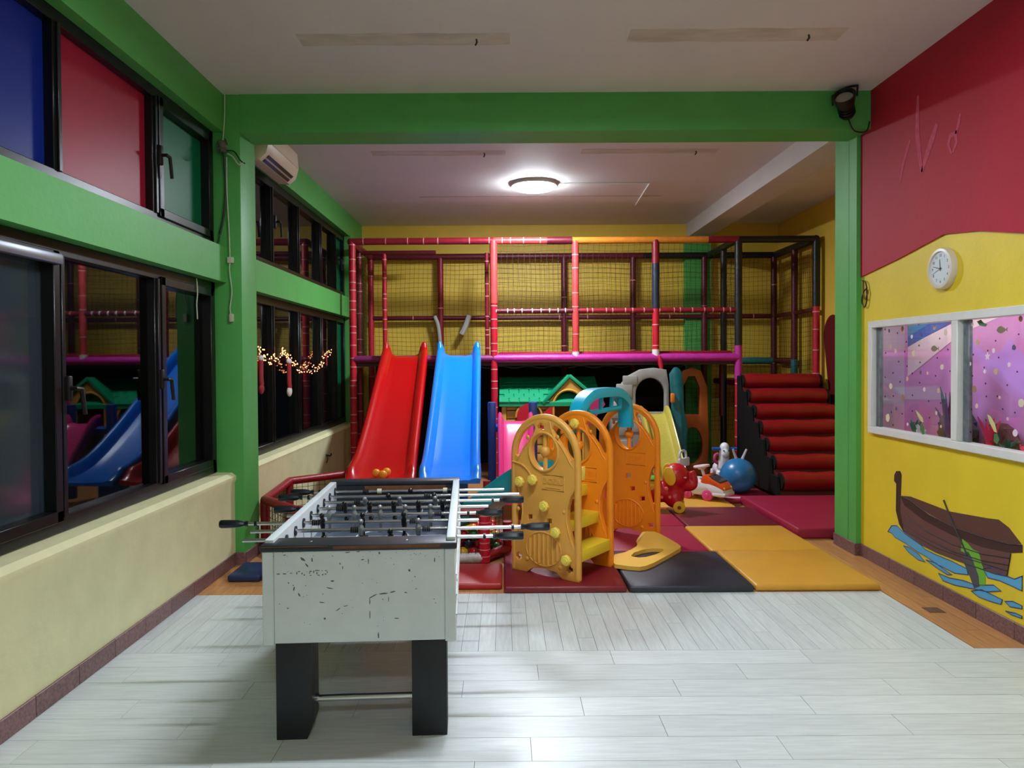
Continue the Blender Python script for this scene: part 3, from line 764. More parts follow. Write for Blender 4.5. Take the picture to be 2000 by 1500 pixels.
# paint chips knocked out of the white front
b = B(); rc = random.Random(5)
def chip(x, z, w, h, a=0.0):
    p = []
    for i in range(6):
        an = i * PI / 3 + rc.uniform(-0.3, 0.3); r1 = rc.uniform(0.7, 1.1)
        u, v = w * r1 * math.cos(an), h * r1 * math.sin(an)
        p.append((x + u * math.cos(a) - v * math.sin(a), z + u * math.sin(a) + v * math.cos(a)))
    prism(b, p, 0.0006, Matrix(((1, 0, 0, 0), (0, 0, -1, 0.0), (0, 1, 0, 0), (0, 0, 0, 1))))
def pz(px, py):   # pixel of the front to table x, z
    return ((px - 697.0) / 490.0, TH - (py - 1063.0) * 0.00199)
for px, py, w, h, a in [(589, 1092, 8, 3, -0.6), (597, 1104, 7, 2, -0.9), (607, 1093, 2, 6, 0.2), (572, 1150, 2, 6, -0.2), (582, 1162, 2, 7, 0.4), (645, 1136, 5, 2, 0), (640, 1150, 9, 1.2, -0.2),
                        (703, 1095, 5, 1.5, 0.1), (714, 1098, 1.2, 9, 0), (735, 1082, 2, 4, 0.1), (716, 1178, 1.3, 9, 0), (716, 1205, 1.2, 12, 0), (722, 1168, 12, 1.6, 0.5), (742, 1163, 12, 1.8, 0.1),
                        (760, 1160, 8, 1.6, 0.2), (785, 1162, 4, 1.5, 0), (805, 1155, 3, 1, 0), (752, 1174, 1.2, 8, 0), (767, 1213, 6, 1.6, 0), (803, 1131, 2, 1.5, 0), (792, 1118, 3, 4, 0.4), (841, 1098, 1.5, 8, 0),
                        (732, 1246, 2, 9, 0), (560, 1188, 3, 1.5, 0), (625, 1178, 7, 1.4, -0.1), (630, 1210, 3, 3, 0.5), (526, 1085, 1.5, 4, 0), (555, 1083, 4, 1.3, 0), (675, 1080, 8, 1.2, 0.1), (695, 1079, 5, 1.3, 0),
                        (665, 1110, 1.3, 6, 0), (660, 1102, 1.5, 3, 0.3), (655, 1193, 8, 1.3, 0.6), (670, 1186, 7, 1.0, 0.2), (562, 1138, 3, 1.5, -0.3), (571, 1143, 2, 1.5, 0)]:
    x, z = pz(px, py); chip(x, z, w * 0.8 / 490.0, h * 0.8 / 490.0, a)
for k in range(60):
    x, z = pz(rc.uniform(520, 860), rc.choice([rc.uniform(1076, 1090), rc.uniform(1076, 1230)])); chip(x, z, rc.uniform(0.5, 1.6) / 490, rc.uniform(0.4, 1.0) / 490, rc.uniform(-0.6, 0.6))
# remains of an old word: broken letter strokes
for px, py, w, h in [(543, 1120, 4, 1), (555, 1120, 4, 1.4), (567, 1119, 3, 1), (578, 1119, 1, 3), (582, 1116, 3, 1), (588, 1120, 1.5, 2), (592, 1123, 2, 1.5),
                     (604, 1116, 3, 1.5), (602, 1119, 1, 2), (610, 1117, 1.2, 3), (617, 1114.5, 6, 1), (616, 1120, 1.2, 3), (619, 1124, 3, 1), (626, 1115, 1, 1.5), (627, 1123, 1.5, 1.5), (633, 1115, 2.5, 1), (635.5, 1118, 1, 2.5), (632, 1122, 2.5, 1.2), (604, 1124, 2, 1)]:
    x, z = pz(px, py); chip(x, z, w / 490.0, h / 490.0)
obj('paint_chips', b, M_chip, fp, kind='stuff')
# rods: from the rear; y, handle side, right end beyond centre, left end, player xs, colour, tilt
RZt = 0.752
def player_mesh(m, nm):
    bb = B()
    ball(bb, (0, 0, 0.036), 0.0125, (1.0, 1.0, 1.05), 10, 7)
    tube(bb, [(0, 0, 0.026), (0, 0, 0.012), (0, 0, -0.012), (0, 0.0, -0.03)], 0.014, 10, rr=[0.007, 0.0165, 0.0155, 0.0125], flat=(1.0, 0.8))
    tube(bb, [(0, 0, -0.03), (0, 0, -0.06), (0, 0.004, -0.073)], 0.01, 8, rr=[0.0115, 0.0095, 0.011], flat=(1.0, 0.8))
    box(bb, -0.011, 0.011, -0.014, 0.016, -0.086, -0.07, 0.003, 1)
    me = finish(bb, nm, 50); me.materials.append(m); return me
PG, PBk = player_mesh(M_pw, 'player'), player_mesh(M_pb, 'player')
def grip_mesh():
    bb = B(); pr = [(0.006, 0), (0.0135, 0.004), (0.0135, 0.012), (0.010, 0.02), (0.0135, 0.03), (0.018, 0.05), (0.0195, 0.1), (0.0195, 0.125), (0.016, 0.132), (0, 0.132)]
    lathe(bb, pr, 8, Matrix.Rotation(PI / 2, 4, 'Y')); me = finish(bb, 'grip', 25); me.materials.append(M_grip); return me
GR = grip_mesh()
def bump_mesh():
    bb = B()
    for i in range(4): lathe(bb, [(0.008, i * 0.009), (0.0145, i * 0.009 + 0.002), (0.0145, i * 0.009 + 0.006), (0.008, i * 0.009 + 0.008)], 12, Matrix.Rotation(PI / 2, 4, 'Y'))
    me = finish(bb, 'bumper', 40); me.materials.append(M_pb); return me
BP = bump_mesh()
def px_x(px, i):   # picture column to table x for rod i
    y = RY[i]
    return (px - 984.0) * (2.80 + y) / F + 0.571 + 0.0506 * y
RY = [1.49 - 0.155 - i * 0.1585 for i in range(8)]
spec = [  # side of grip, right end px, left end px, players px, mesh, tilt, extra
    ('L', 983, 612, [800], PBk, 80, [(735, 'iv'), (863, 'iv'), (707, 'b'), (872, 'b')]),
    ('L', 1013, 590, [757, 846], PBk, 75, [(826, 'b')]),
    ('R', 975, 640, [712, 779, 848], PG, 55, [(690, 'b'), (856, 'b')]),
    ('L', 952, 585, [672, 720, 767, 815, 862], PBk, 40, [(655, 'b'), (868, 'b')]),
    ('R', 928, 560, [641, 690, 740, 789, 838], PG, 8, [(846, 'b')]),
    ('L', 933, 485, [628, 706, 786], PBk, 20, [(608, 'b'), (797, 'b')]),
    ('R', 1017, 490, [702, 814], PG, 5, [(682, 'b'), (822, 'b')]),
    ('R', 962, 474, [760], PBk, 30, [(700, 'b')]),
]
for i, (gs, rpx, lpx, men, me, tilt, ex) in enumerate(spec):
    y = RY[i]; xr = px_x(rpx, i); xl = px_x(lpx, i)
    xr = max(xr, TW + 0.05); xl = min(xl, -TW - 0.05)
    b = B(); tube(b, [(xl, y, RZt), (xr, y, RZt)], 0.0082, 12); rod = obj('rod', b, M_chr, tb)
    def sub(mesh, nm, x, rot=(0, 0, 0)):
        o = bpy.data.objects.new(nm, mesh); COL.objects.link(o); o.parent = rod; o.location = (x, y, RZt); o.rotation_euler = rot; return o
    if gs == 'R': sub(GR, 'grip', xr - 0.004)
    else: sub(GR, 'grip', xl + 0.004, (0, 0, PI))
    for px in men: sub(me, 'player', px_x(px, i), (math.radians(tilt), 0, 0))
    for px, kind in ex:
        if kind == 'b': sub(BP, 'bumper', px_x(px, i))
        else:
            bb = B(); lathe(bb, [(0.008, 0), (0.0145, 0.001), (0.0145, 0.025), (0.008, 0.026)], 14, Matrix.Rotation(PI / 2, 4, 'Y')); mm = finish(bb, 'stop_collar', 40); mm.materials.append(M_iv); sub(mm, 'stop_collar', px_x(px, i))
    for s in (-1, 1):
        bb = B(); lathe(bb, [(0.008, 0), (0.022, 0), (0.022, 0.006), (0.008, 0.006)], 16, Matrix.Translation((s * (TW - 0.036) - (0.006 if s > 0 else 0.0), y, RZt)) @ Matrix.Rotation(PI / 2, 4, 'Y')); obj('bushing', bb, M_grip, rod)
        if (s > 0) == (gs == 'R'):
            bb = B(); x0 = s * (TW + 0.004) ; lathe(bb, [(0.008, 0), (0.013, 0), (0.013, 0.012), (0.008, 0.012)], 12, Matrix.Translation(((xr - 0.045) if s > 0 else (xl + 0.03), y, RZt)) @ Matrix.Rotation(PI / 2, 4, 'Y')); obj('stop_ring', bb, M_pb, rod)
# ------------------------------------------------------------------ floor mats
MT = {}
def mat_mesh(w, d, h):
    b = B(); box(b, -w / 2, w / 2, -d / 2, d / 2, 0, h, min(0.017, h * 0.4), 3)
    return finish(b, 'floor_mat', 60)
M_mred = mat('mat_red', (176, 44, 44), 0.42, var=0.06, vscale=5, bump=0.1, bscale=9); M_mdark = mat('mat_dark_red', (124, 24, 36), 0.42, var=0.07, vscale=5, bump=0.1, bscale=9)
M_mnavy = mat('mat_navy', (44, 46, 58), 0.45, var=0.08, vscale=5, bump=0.12, bscale=8); M_myel = mat('mat_yellow', (218, 160, 56), 0.42, var=0.05, vscale=5, bump=0.1, bscale=8)
M_mmag = mat('mat_magenta', (158, 26, 62), 0.45, var=0.06, vscale=5, bump=0.1, bscale=8); M_mblue = mat('mat_blue', (30, 48, 96), 0.4, var=0.06, vscale=5)
M_mplum = mat('mat_plum', (110, 24, 40), 0.45, var=0.06, vscale=5)
def floor_mat(x0, x1, y0, y1, m, label, h=0.045, rz=0.0):
    me = mat_mesh(x1 - x0 - 0.006, y1 - y0 - 0.006, h); me.materials.append(m)
    o = bpy.data.objects.new('floor_mat', me); COL.objects.link(o); o.location = ((x0 + x1) / 2, (y0 + y1) / 2, 0.0); o.rotation_euler = (0, 0, rz)
    tag(o, label, 'mat', 'padded floor mats')
floor_mat(-0.83, -0.015, 4.665, 5.15, M_mred, 'tomato red padded mat in front of the ball pit')
floor_mat(-0.01, 0.79, 4.59, 5.43, M_mdark, 'dark red padded mat under the orange climbing panels')
floor_mat(0.795, 1.61, 4.585, 5.44, M_mnavy, 'black padded mat beside the yellow plate with oval hole')
floor_mat(1.615, 2.43, 4.60, 5.45, M_myel, 'yellow padded mat nearest the mural wall, front one of two')
floor_mat(1.575, 2.43, 5.455, 6.27, M_myel, 'yellow padded mat behind the front yellow one')
floor_mat(0.80, 1.57, 5.45, 6.27, M_mmag, 'magenta padded mat between the rear orange panel and yellow mats')
floor_mat(0.12, 0.795, 5.45, 6.27, M_mred, 'red padded mat behind the stepped orange panels')
floor_mat(1.6, 2.43, 6.28, 7.07, M_mplum, 'dark plum mat in front of the red elephant toy')
floor_mat(0.80, 1.595, 6.28, 7.07, M_mmag, 'crimson mat behind the rear orange panel, under the elephant')
floor_mat(0.12, 0.795, 6.28, 7.07, M_mdark, 'dark red mat before the small pink slide')
floor_mat(1.5, 2.30, 7.075, 7.88, M_myel, 'mustard yellow mat under the ride-on toy car')
floor_mat(0.5, 1.495, 7.08, 8.0, M_mmag, 'crimson mat in front of the log playhouse')
floor_mat(2.44, 3.9, 5.95, 7.42, M_mmag, 'large thick crimson mat in front of the padded stairs', 0.09)
floor_mat(2.305, 2.86, 7.43, 8.4, M_mmag, 'crimson mat under the blue hopping ball', 0.045)
floor_mat(2.9, 3.85, 7.43, 7.5, M_mnavy, 'narrow navy strip mat at the foot of the padded stairs', 0.05)
floor_mat(-1.90, -1.67, 4.86, 5.2, M_mblue, 'navy blue mat by the green pillar, left one', 0.05)
floor_mat(-1.665, -1.2, 4.88, 5.14, M_mblue, 'navy blue mat behind the football table, right one', 0.05)

# ------------------------------------------------------------------ orange climbing gym
M_or = mat('orange_plastic', (244, 142, 26), 0.38, bump=0.05, bscale=90); M_tan = mat('amber_plastic', (228, 166, 74), 0.42, bump=0.05, bscale=90)
M_tread = mat('yellow_plastic', (240, 210, 52), 0.4, bump=0.05, bscale=90); M_knob = mat('pale_yellow_knob', (244, 222, 96), 0.35); M_cyan = mat('cyan_plastic', (18, 188, 226), 0.34)
M_teal = mat('teal_slide_plastic', (20, 150, 164), 0.34)
gym = thing('climbing_gym', 'orange plastic climbing gym with arched panels, yellow steps and teal slide', 'climbing gym', (0.2775, 4.845, 0.045), math.atan2(-0.604, 0.797))
def pm(y): return Matrix(((1, 0, 0, 0), (0, 0, 1, y), (0, 1, 0, 0), (0, 0, 0, 1)))
W2 = 0.272
def panel(name, y0, m, knobs, x_off=0.0, dia=(), plus=()):
    sh = lambda P: [(p[0] + x_off, p[1]) for p in P]
    arch = ellipse(0, 0.80, W2, 0.272, 22, 0, PI)
    out = [(-W2, 0.8), (-W2, 0.0), (-W2 + 0.13, 0.0), (-0.1, 0.035), (0, 0.05), (0.1, 0.035), (W2 - 0.13, 0.0), (W2, 0.0), (W2, 0.8)] + arch[1:-1]
    holes = [ellipse(0, 0.84, 0.105, 0.118, 24)]
    for s in (-1, 1):
        inner = [(s * p[0], p[1]) for p in ellipse(0, 0.80, W2 - 0.034, 0.238, 10, math.radians(2), math.radians(70))]
        h = inner + [(s * 0.07, 0.995), (s * 0.088, 0.95), (s * 0.13, 0.905), (s * 0.175, 0.85), (s * 0.21, 0.79)]
        holes.append(h if s < 0 else h[::-1])
        holes.append([(s * 0.24, 0.60), (s * 0.24, 0.22), (s * 0.21, 0.29), (s * 0.185, 0.39), (s * 0.188, 0.48), (s * 0.212, 0.555)])
    for (cx, cz, r) in list(dia):
        holes.append([(cx - r, cz + r * 0.75), (cx + r, cz + r), (cx + r, cz - r * 0.75), (cx - r, cz - r)])
    for (cx, cz, r) in list(plus):
        holes.append([(cx - r, cz + r * 0.4), (cx - r * 0.4, cz + r * 0.5), (cx - r * 0.3, cz + r), (cx + r * 0.3, cz + r), (cx + r * 0.4, cz + r * 0.5), (cx + r, cz + r * 0.4), (cx + r, cz - r * 0.5), (cx + r * 0.4, cz - r * 0.5), (cx + r * 0.2, cz - r), (cx - r * 0.3, cz - r), (cx - r * 0.4, cz - r * 0.5), (cx - r, cz - r * 0.4)])
    b = B(); prism(b, sh(out), 0.042, pm(y0 - 0.021), [sh(h) for h in holes], bev=0.005)
    p = obj(name, b, m, gym)
    b = B(); tube(b, [(-W2 + 0.016 + x_off, y0, 0.012)] + [(x_off + x * (W2 - 0.016) / W2, y0, z) for x, z in arch[::-1]] + [(W2 - 0.016 + x_off, y0, 0.012)], 0.025, 10)
    obj('frame_tube', b, m, p)
    b = B(); tube(b, [(x_off + x, y0 - 0.022, z) for x, z in ellipse(0, 0.84, 0.117, 0.13, 28)], 0.009, 8, closed=True); obj('window_ring', b, m, p)
    b = B(); tube(b, [(x_off, y0, 0.71), (x_off, y0, 0.97)], 0.0165, 10); obj('window_bar', b, m, p)
    b = B(); ball(b, (x_off, y0, 0.84), 0.037, u=16, v=10); obj('bar_ball', b, m, p)
    b = B(); tube(b, [(x_off + x, y0 - 0.021, z) for x, z in ellipse(-0.005, 0.18, 0.142, 0.115, 28)], 0.007, 6, closed=True); obj('oval_ring', b, m, p)
    for k in range(-3, 4):
        hh = 0.105 * math.sqrt(max(0.05, 1 - (k * 0.037 / 0.14) ** 2)); b = B()
        tube(b, [(x_off - 0.005 + k * 0.037, y0 - 0.02, 0.18 - hh), (x_off - 0.005 + k * 0.037, y0 - 0.02, 0.18 + hh)], 0.011, 8); obj('rib', b, m, p)
    for s in (-1, 1):    # raised curved lip beside the shoulder openings
        b = B(); tube(b, smooth_path([(x_off + s * 0.05, y0 - 0.018, 1.045), (x_off + s * 0.064, y0 - 0.02, 0.99), (x_off + s * 0.083, y0 - 0.02, 0.945), (x_off + s * 0.127, y0 - 0.02, 0.898), (x_off + s * 0.17, y0 - 0.02, 0.845), (x_off + s * 0.206, y0 - 0.02, 0.785), (x_off + s * 0.232, y0 - 0.016, 0.75)], 4), 0.006, 6)
        obj('edge_lip', b, m, p)
        b = B(); tube(b, smooth_path([(x_off + s * 0.236, y0 - 0.016, 0.62), (x_off + s * 0.207, y0 - 0.02, 0.557), (x_off + s * 0.182, y0 - 0.02, 0.48), (x_off + s * 0.179, y0 - 0.02, 0.39), (x_off + s * 0.204, y0 - 0.02, 0.287), (x_off + s * 0.236, y0 - 0.016, 0.205)], 4), 0.006, 6)
        obj('edge_lip', b, m, p)
    # embossed name plate
    b = B(); cx, cz = x_off + 0.075, 0.637
    tube(b, [(cx - 0.088, y0 - 0.021, cz + 0.05), (cx + 0.088, y0 - 0.021, cz + 0.05), (cx + 0.088, y0 - 0.021, cz - 0.05), (cx - 0.088, y0 - 0.021, cz - 0.05)], 0.004, 6, closed=True); obj('plate_border', b, m, p)
    b = text_mesh('DODU', 0.055, 0.002, Matrix.Translation((cx, y0 - 0.0225, cz + 0.008)) @ Matrix.Rotation(PI / 2, 4, 'X'), bold=True); obj('embossed_letters', b, m, p, smooth=0)
    b = B(); tube(b, [(cx - 0.06, y0 - 0.021, cz - 0.034), (cx + 0.06, y0 - 0.021, cz - 0.034)], 0.0035, 6); obj('plate_line', b, m, p)
    for (kx, kz) in [(-0.13, 0.93), (0.11, 0.945), (0.16, 0.45), (-0.215, 0.43), (-0.14, 0.05 + 0.045), (0.13, 0.075)]:
        b = B(); ball(b, (x_off + kx, y0 - 0.02, kz), 0.016, (1, 0.5, 1), 10, 6); obj('rivet', b, m, p)
    for (kx, kz) in knobs:
        b = B(); lathe(b, [(0.014, 0.0), (0.018, 0.006), (0.037, 0.012), (0.037, 0.03), (0.031, 0.036), (0.0, 0.036)], 8, axis_m((x_off + kx, y0 - 0.02, kz), (0, -1, 0)))
        lathe(b, [(0.022, 0.035), (0.021, 0.046), (0.0, 0.047)], 6, axis_m((x_off + kx, y0 - 0.02, kz), (0, -1, 0))); obj('knob', b, M_knob, p)
    return p
dm = [(-0.115, 0.385, 0.018), (0.043, 0.375, 0.019)]
p1 = panel('front_panel', 0.0, M_tan, [(-0.19, 0.622), (-0.08, 0.645), (0.012, 0.475), (0.104, 0.31), (0.187, 0.137)], dia=dm, plus=[(-0.025, 1.005, 0.026), (-0.215, 0.1, 0.026), (0.2, 0.055 + 0.02, 0.026)])
b = B(); tube(b, smooth_path([(-0.26, -0.02, 0.755), (-0.18, -0.022, 0.74), (-0.125, -0.022, 0.70), (-0.1, -0.022, 0.665)], 4), 0.008, 6); obj('swoosh_ridge', b, M_tan, p1)
p2 = panel('middle_panel', 0.435, M_or, [(-0.01, 1.0)], plus=[(-0.2, 0.1, 0.024)])
p3 = panel('rear_panel', 1.375, M_or, [], x_off=-0.08, dia=[(-0.155, 0.655, 0.022), (0.0, 0.49, 0.022), (-0.2, 0.40, 0.022), (0.04, 0.385, 0.022), (0.13, 0.31, 0.022), (0.205, 0.1, 0.02)])
for k, (xf, zt) in enumerate([(0.268, 0.2), (0.178, 0.385), (0.088, 0.57)]):
    b = B(); box(b, xf - 0.16, xf, 0.022, 0.413, zt - 0.078, zt, 0.006, 2); obj('step', b, M_tread, gym)
b = B(); box(b, -0.25, -0.07, 0.022, 0.413, 0.55, 0.6, 0.006); obj('top_deck', b, M_tread, gym)
b = B(); box(b, 0.245, 0.262, 0.05, 0.09, 0.66, 0.75, 0.006); box(b, 0.2, 0.262, 0.022, 0.05, 0.68, 0.73, 0.004); obj('bracket', b, M_knob, gym)
st = []
for i, p in enumerate(smooth_path([(-0.16, 0.225, 0.615), (-0.3, 0.225, 0.58), (-0.55, 0.225, 0.42), (-0.78, 0.225, 0.26), (-0.95, 0.225, 0.175), (-1.08, 0.225, 0.155)], 4)):
    st.append((p, 0.135, 0.115 if i < 17 else 0.07))
obj('slide', chute(st, 0.04, 0.02), M_teal, gym, smooth=50)
# arch between middle and rear panel
ap = smooth_path([(-0.04, 0.475, 0.93), (-0.04, 0.478, 1.05), (-0.045, 0.53, 1.13), (-0.05, 0.67, 1.195), (-0.06, 0.9, 1.205), (-0.07, 1.12, 1.195), (-0.075, 1.27, 1.13), (-0.08, 1.325, 1.05), (-0.08, 1.33, 0.90)], 5)
b = B(); rings = []
for i, p in enumerate(ap):
    a = ap[max(0, i - 1)]; c = ap[min(len(ap) - 1, i + 1)]; t_ = (c - a).normalized(); sx = Vector((1, 0, 0)); up = t_.cross(sx) * -1
    sec = [(-0.058, -0.035), (-0.063, 0.0), (-0.048, 0.036), (0.048, 0.036), (0.063, 0.0), (0.058, -0.035)]
    rings.append([b.verts.new(p + sx * u + up * v) for u, v in sec])
for r1, r2 in zip(rings, rings[1:]):
    for j in range(6): b.faces.new((r1[j], r1[(j + 1) % 6], r2[(j + 1) % 6], r2[j]))
b.faces.new(rings[0]); b.faces.new(rings[-1])
ar = obj('arch', b, M_cyan, gym, smooth=35)
b = B(); box(b, -0.128, -0.12, 0.82, 0.98, 1.165, 1.24, 0.004); obj('arch_plate', b, M_cyan, ar)
b = B(); tube(b, [(-0.06, 0.66, 1.17), (-0.06, 0.67, 1.055), (-0.065, 1.18, 1.07), (-0.065, 1.19, 1.17)], 0.02, 8); obj('hanging_bar', b, M_cyan, ar)
for y in (0.86, 1.03):
    b = B(); tube(b, [(-0.06, y, 1.06), (-0.06, y + 0.02, 1.19)], 0.017, 8); obj('bar_strut', b, M_cyan, ar)
# yellow plate with an oval hole lying on the mats
zp = [(130, 740), (400, 680), (560, 610), (700, 520), (725, 480), (690, 400), (730, 300), (850, 205), (960, 190), (1180, 200), (1330, 255), (1560, 370), (1780, 460), (1860, 530), (1840, 580), (1500, 770), (1150, 960), (950, 1040), (780, 1070), (500, 1050), (130, 1000), (30, 900)]
zh = [(555, 770), (640, 690), (850, 620), (1100, 580), (1350, 585), (1410, 610), (1380, 660), (1200, 740), (950, 810), (760, 825), (600, 800)]
def fl(P, z=0.07):
    out = []
    for zx, zy in P:
        px, py = 1190 + zx / 13.333, 1030 + zy / 13.333
        d = min((1.5 - z) * F / (py + 0.006 * (px - 984) - 705), 5.66 + 0.0 * px); out.append(((px - 984) * d / F, d))
        lift[(round(out[-1][0], 4), round(d, 4))] = max(0.0, 1.5 - (py + 0.006 * (px - 984) - 705) * d / F - z)
    return out
lift = {}
zp = [(p[0], p[1] - (55 if p[1] in (190, 200, 205, 255) else 0)) for p in zp]
fo, fh = fl(zp), fl(zh)
b = B(); prism(b, fo, 0.028, Matrix.Translation((0, 0, 0.046)), [fh])
for v in b.verts:
    kq = min(lift, key=lambda q: (q[0] - v.co.x) ** 2 + (q[1] - v.co.y) ** 2); v.co.z += lift[kq]; v.co.y += random.Random(int(v.co.x * 1e4)).uniform(0, 0.001)
o = obj('plastic_plate', b, mat('plate_yellow', (240, 190, 84), 0.4), None); tag(o, 'yellow plastic plate with an oval hole lying on the black mat', 'plate')
# ------------------------------------------------------------------ dark sheet added as shade behind the net below the deck
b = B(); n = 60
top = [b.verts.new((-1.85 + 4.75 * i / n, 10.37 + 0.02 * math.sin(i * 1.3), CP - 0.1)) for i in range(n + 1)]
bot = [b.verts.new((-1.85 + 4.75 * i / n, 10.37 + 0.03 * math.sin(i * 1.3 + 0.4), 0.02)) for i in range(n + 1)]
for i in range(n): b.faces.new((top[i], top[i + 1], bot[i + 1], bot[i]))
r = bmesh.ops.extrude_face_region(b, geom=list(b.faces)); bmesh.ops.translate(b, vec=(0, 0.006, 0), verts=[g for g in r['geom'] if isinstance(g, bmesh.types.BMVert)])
o = obj('deck_shade_sheet', b, mat('deck_shade_dark', (30, 26, 22), 0.9, var=0.3, vscale=5), None); tag(o, 'dark sheet added as shade behind the net below the raised deck', 'shade_sheet')
# ------------------------------------------------------------------ padded stairs
stairs = thing('padded_stairs', 'red padded stairs of round rolls climbing to the netted frame', 'stairs', (3.4, 8.2, 0.0))
M_roll = mat('roll_red', (150, 10, 24), 0.42, var=0.1, vscale=7, bump=0.15, bscale=9); M_str = mat('stringer_black', (8, 8, 9), 0.6); M_bed = mat('stair_bed', (92, 14, 24), 0.6)
N = 7
for i in range(N):
    t_ = i / (N - 1); y = 7.62 + (8.84 - 7.62) * t_; z = 0.20 + (1.235 - 0.20) * t_
    rl = 0.088 if i else 0.1
    b = B(); nn = 12
    tube(b, [(2.95 + 0.92 * k / nn, y, z + 0.004 * math.sin(k * 1.1 + i)) for k in range(nn + 1)], rl, 18, rr=[rl * (0.93 if k in (0, nn) else 1 + 0.03 * math.sin(k * 0.9 + i * 2)) for k in range(nn + 1)])
    ro = obj('roll', b, M_roll, stairs, world=True)
    for x in (2.93, 3.875):
        b = B(); tube(b, [(x, y - 0.012, z), (x + 0.018, y - 0.012, z)], rl * 0.9, 14); obj('end_disc', b, M_str, ro, world=True)
sl = (1.235 - 0.2) / (8.84 - 7.62)
for x in (2.895, 3.895):
    b = B(); pts = [(7.56, 0.05), (8.9, 0.05), (8.9, 1.3), (8.84, 1.3)] + [(7.62 + 1.22 * k / 12 + (0.05 if k % 2 else -0.02), 0.2 + 1.035 * k / 12 + (-0.03 if k % 2 else 0.05)) for k in range(12, -1, -1)]
    prism(b, pts, 0.025, axis_m((x, 0, 0), (1, 0, 0), (0, 1, 0))); obj('side_board', b, M_str, stairs, world=True)
b = B(); prism(b, [(7.6, 0.05), (8.9, 0.05), (8.9, 1.24), (8.84, 1.2), (7.62, 0.165)], 0.95, axis_m((2.93, 0, 0), (1, 0, 0), (0, 1, 0))); obj('stair_bed', b, M_bed, stairs, world=True)
# ------------------------------------------------------------------ log playhouse
hs = thing('playhouse', 'plastic log playhouse with green shingle roof under the deck', 'playhouse', (0.57, 9.2, 0.0))
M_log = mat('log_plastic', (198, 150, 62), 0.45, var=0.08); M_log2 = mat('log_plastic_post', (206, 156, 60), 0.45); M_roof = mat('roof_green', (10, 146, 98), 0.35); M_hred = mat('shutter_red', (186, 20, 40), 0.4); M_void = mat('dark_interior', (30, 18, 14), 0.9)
HY = 8.93
for x in (0.0, 1.12):
    b = B(); box(b, x - 0.03, x + 0.03, HY, HY + 0.06, 0, 1.0, 0.01); obj('corner_post', b, M_log2, hs, world=True)
for k in range(9):
    b = B(); box(b, 0.03, 0.6, HY + 0.015, HY + 0.05, 0.02 + k * 0.108, 0.02 + k * 0.108 + 0.1, 0.012, 2); obj('board', b, M_log, hs, world=True)
for s in (0.0, 1.12):
    b = B(); box(b, s - 0.02, s + 0.02, HY + 0.06, 9.9, 0, 1.0); obj('side_wall', b, M_log, hs, world=True)
b = B(); box(b, -0.02, 1.14, 9.9, 9.95, 0, 1.0); obj('back_wall', b, M_log, hs, world=True)
b = B(); gp = [(0.56, 0.0), (0.62, 0.0)] + [(0.8 - 0.19 * math.cos(a * PI / 12), 0.94 + 0.2 * math.sin(a * PI / 12)) for a in range(13)] + [(0.99, 0.0), (1.1, 0.0), (1.1, 1.02), (0.82, 1.28), (0.56, 1.0)]
prism(b, gp, 0.05, Matrix(((1, 0, 0, 0), (0, 0, 1, HY - 0.02), (0, 1, 0, 0), (0, 0, 0, 1)))); obj('gable_wall', b, M_log, hs, world=True)
b = B(); tube(b, [(0.62, HY - 0.02, 0.0)] + [(0.8 - 0.185 * math.cos(a * PI / 12), HY - 0.02, 0.94 + 0.195 * math.sin(a * PI / 12)) for a in range(13)] + [(0.985, HY - 0.02, 0.0)], 0.016, 8); obj('door_trim', b, M_log2, hs, world=True)
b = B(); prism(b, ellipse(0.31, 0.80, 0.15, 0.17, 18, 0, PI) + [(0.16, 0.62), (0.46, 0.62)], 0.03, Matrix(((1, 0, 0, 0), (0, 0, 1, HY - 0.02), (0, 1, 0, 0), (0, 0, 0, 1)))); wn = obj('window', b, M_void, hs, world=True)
b = B(); prism(b, ellipse(0.31, 0.80, 0.15, 0.17, 10, PI / 2, PI) + [(0.16, 0.62), (0.3, 0.62)], 0.02, Matrix(((1, 0, 0, 0), (0, 0, 1, HY - 0.045), (0, 1, 0, 0), (0, 0, 0, 1)))); obj('shutter', b, M_hred, wn, world=True)
b = B(); prism(b, [(0.46, 0.62), (0.6, 0.62), (0.6, 0.93), (0.55, 0.91), (0.49, 0.85), (0.46, 0.78)], 0.02, Matrix(((1, 0, 0, 0), (0, 0, 1, HY - 0.045), (0, 1, 0, 0), (0, 0, 0, 1)))); obj('shutter', b, M_hred, wn, world=True)
b = B(); tube(b, [(0.31 - 0.16 * math.cos(a * PI / 14), HY - 0.02, 0.80 + 0.18 * math.sin(a * PI / 14)) for a in range(15)], 0.013, 8); obj('window_trim', b, M_log2, wn, world=True)
rp = [(8.89, 0.985), (9.08, 1.13), (9.5, 1.29), (10.0, 1.06)]
b = B(); prism(b, rp + [(10.0, 1.02), (9.5, 1.25), (9.08, 1.09), (8.89, 0.935)], 1.26, axis_m((-0.06, 0, 0), (1, 0, 0), (0, 1, 0))); rf = obj('roof', b, M_roof, hs, world=True)
bs = B(); box(bs, -0.06, 0.06, -0.05, 0.05, 0, 0.014, 0.005, 1); shm = finish(bs, 'shingle', 40); shm.materials.append(M_roof)
rowsh = [(8.925, 1.012, 0.652), (8.985, 1.058, 0.652), (9.045, 1.104, 0.652), (9.14, 1.153, 0.364), (9.24, 1.191, 0.364), (9.34, 1.229, 0.364)]
Ri = ROOTM[hs.name].inverted()
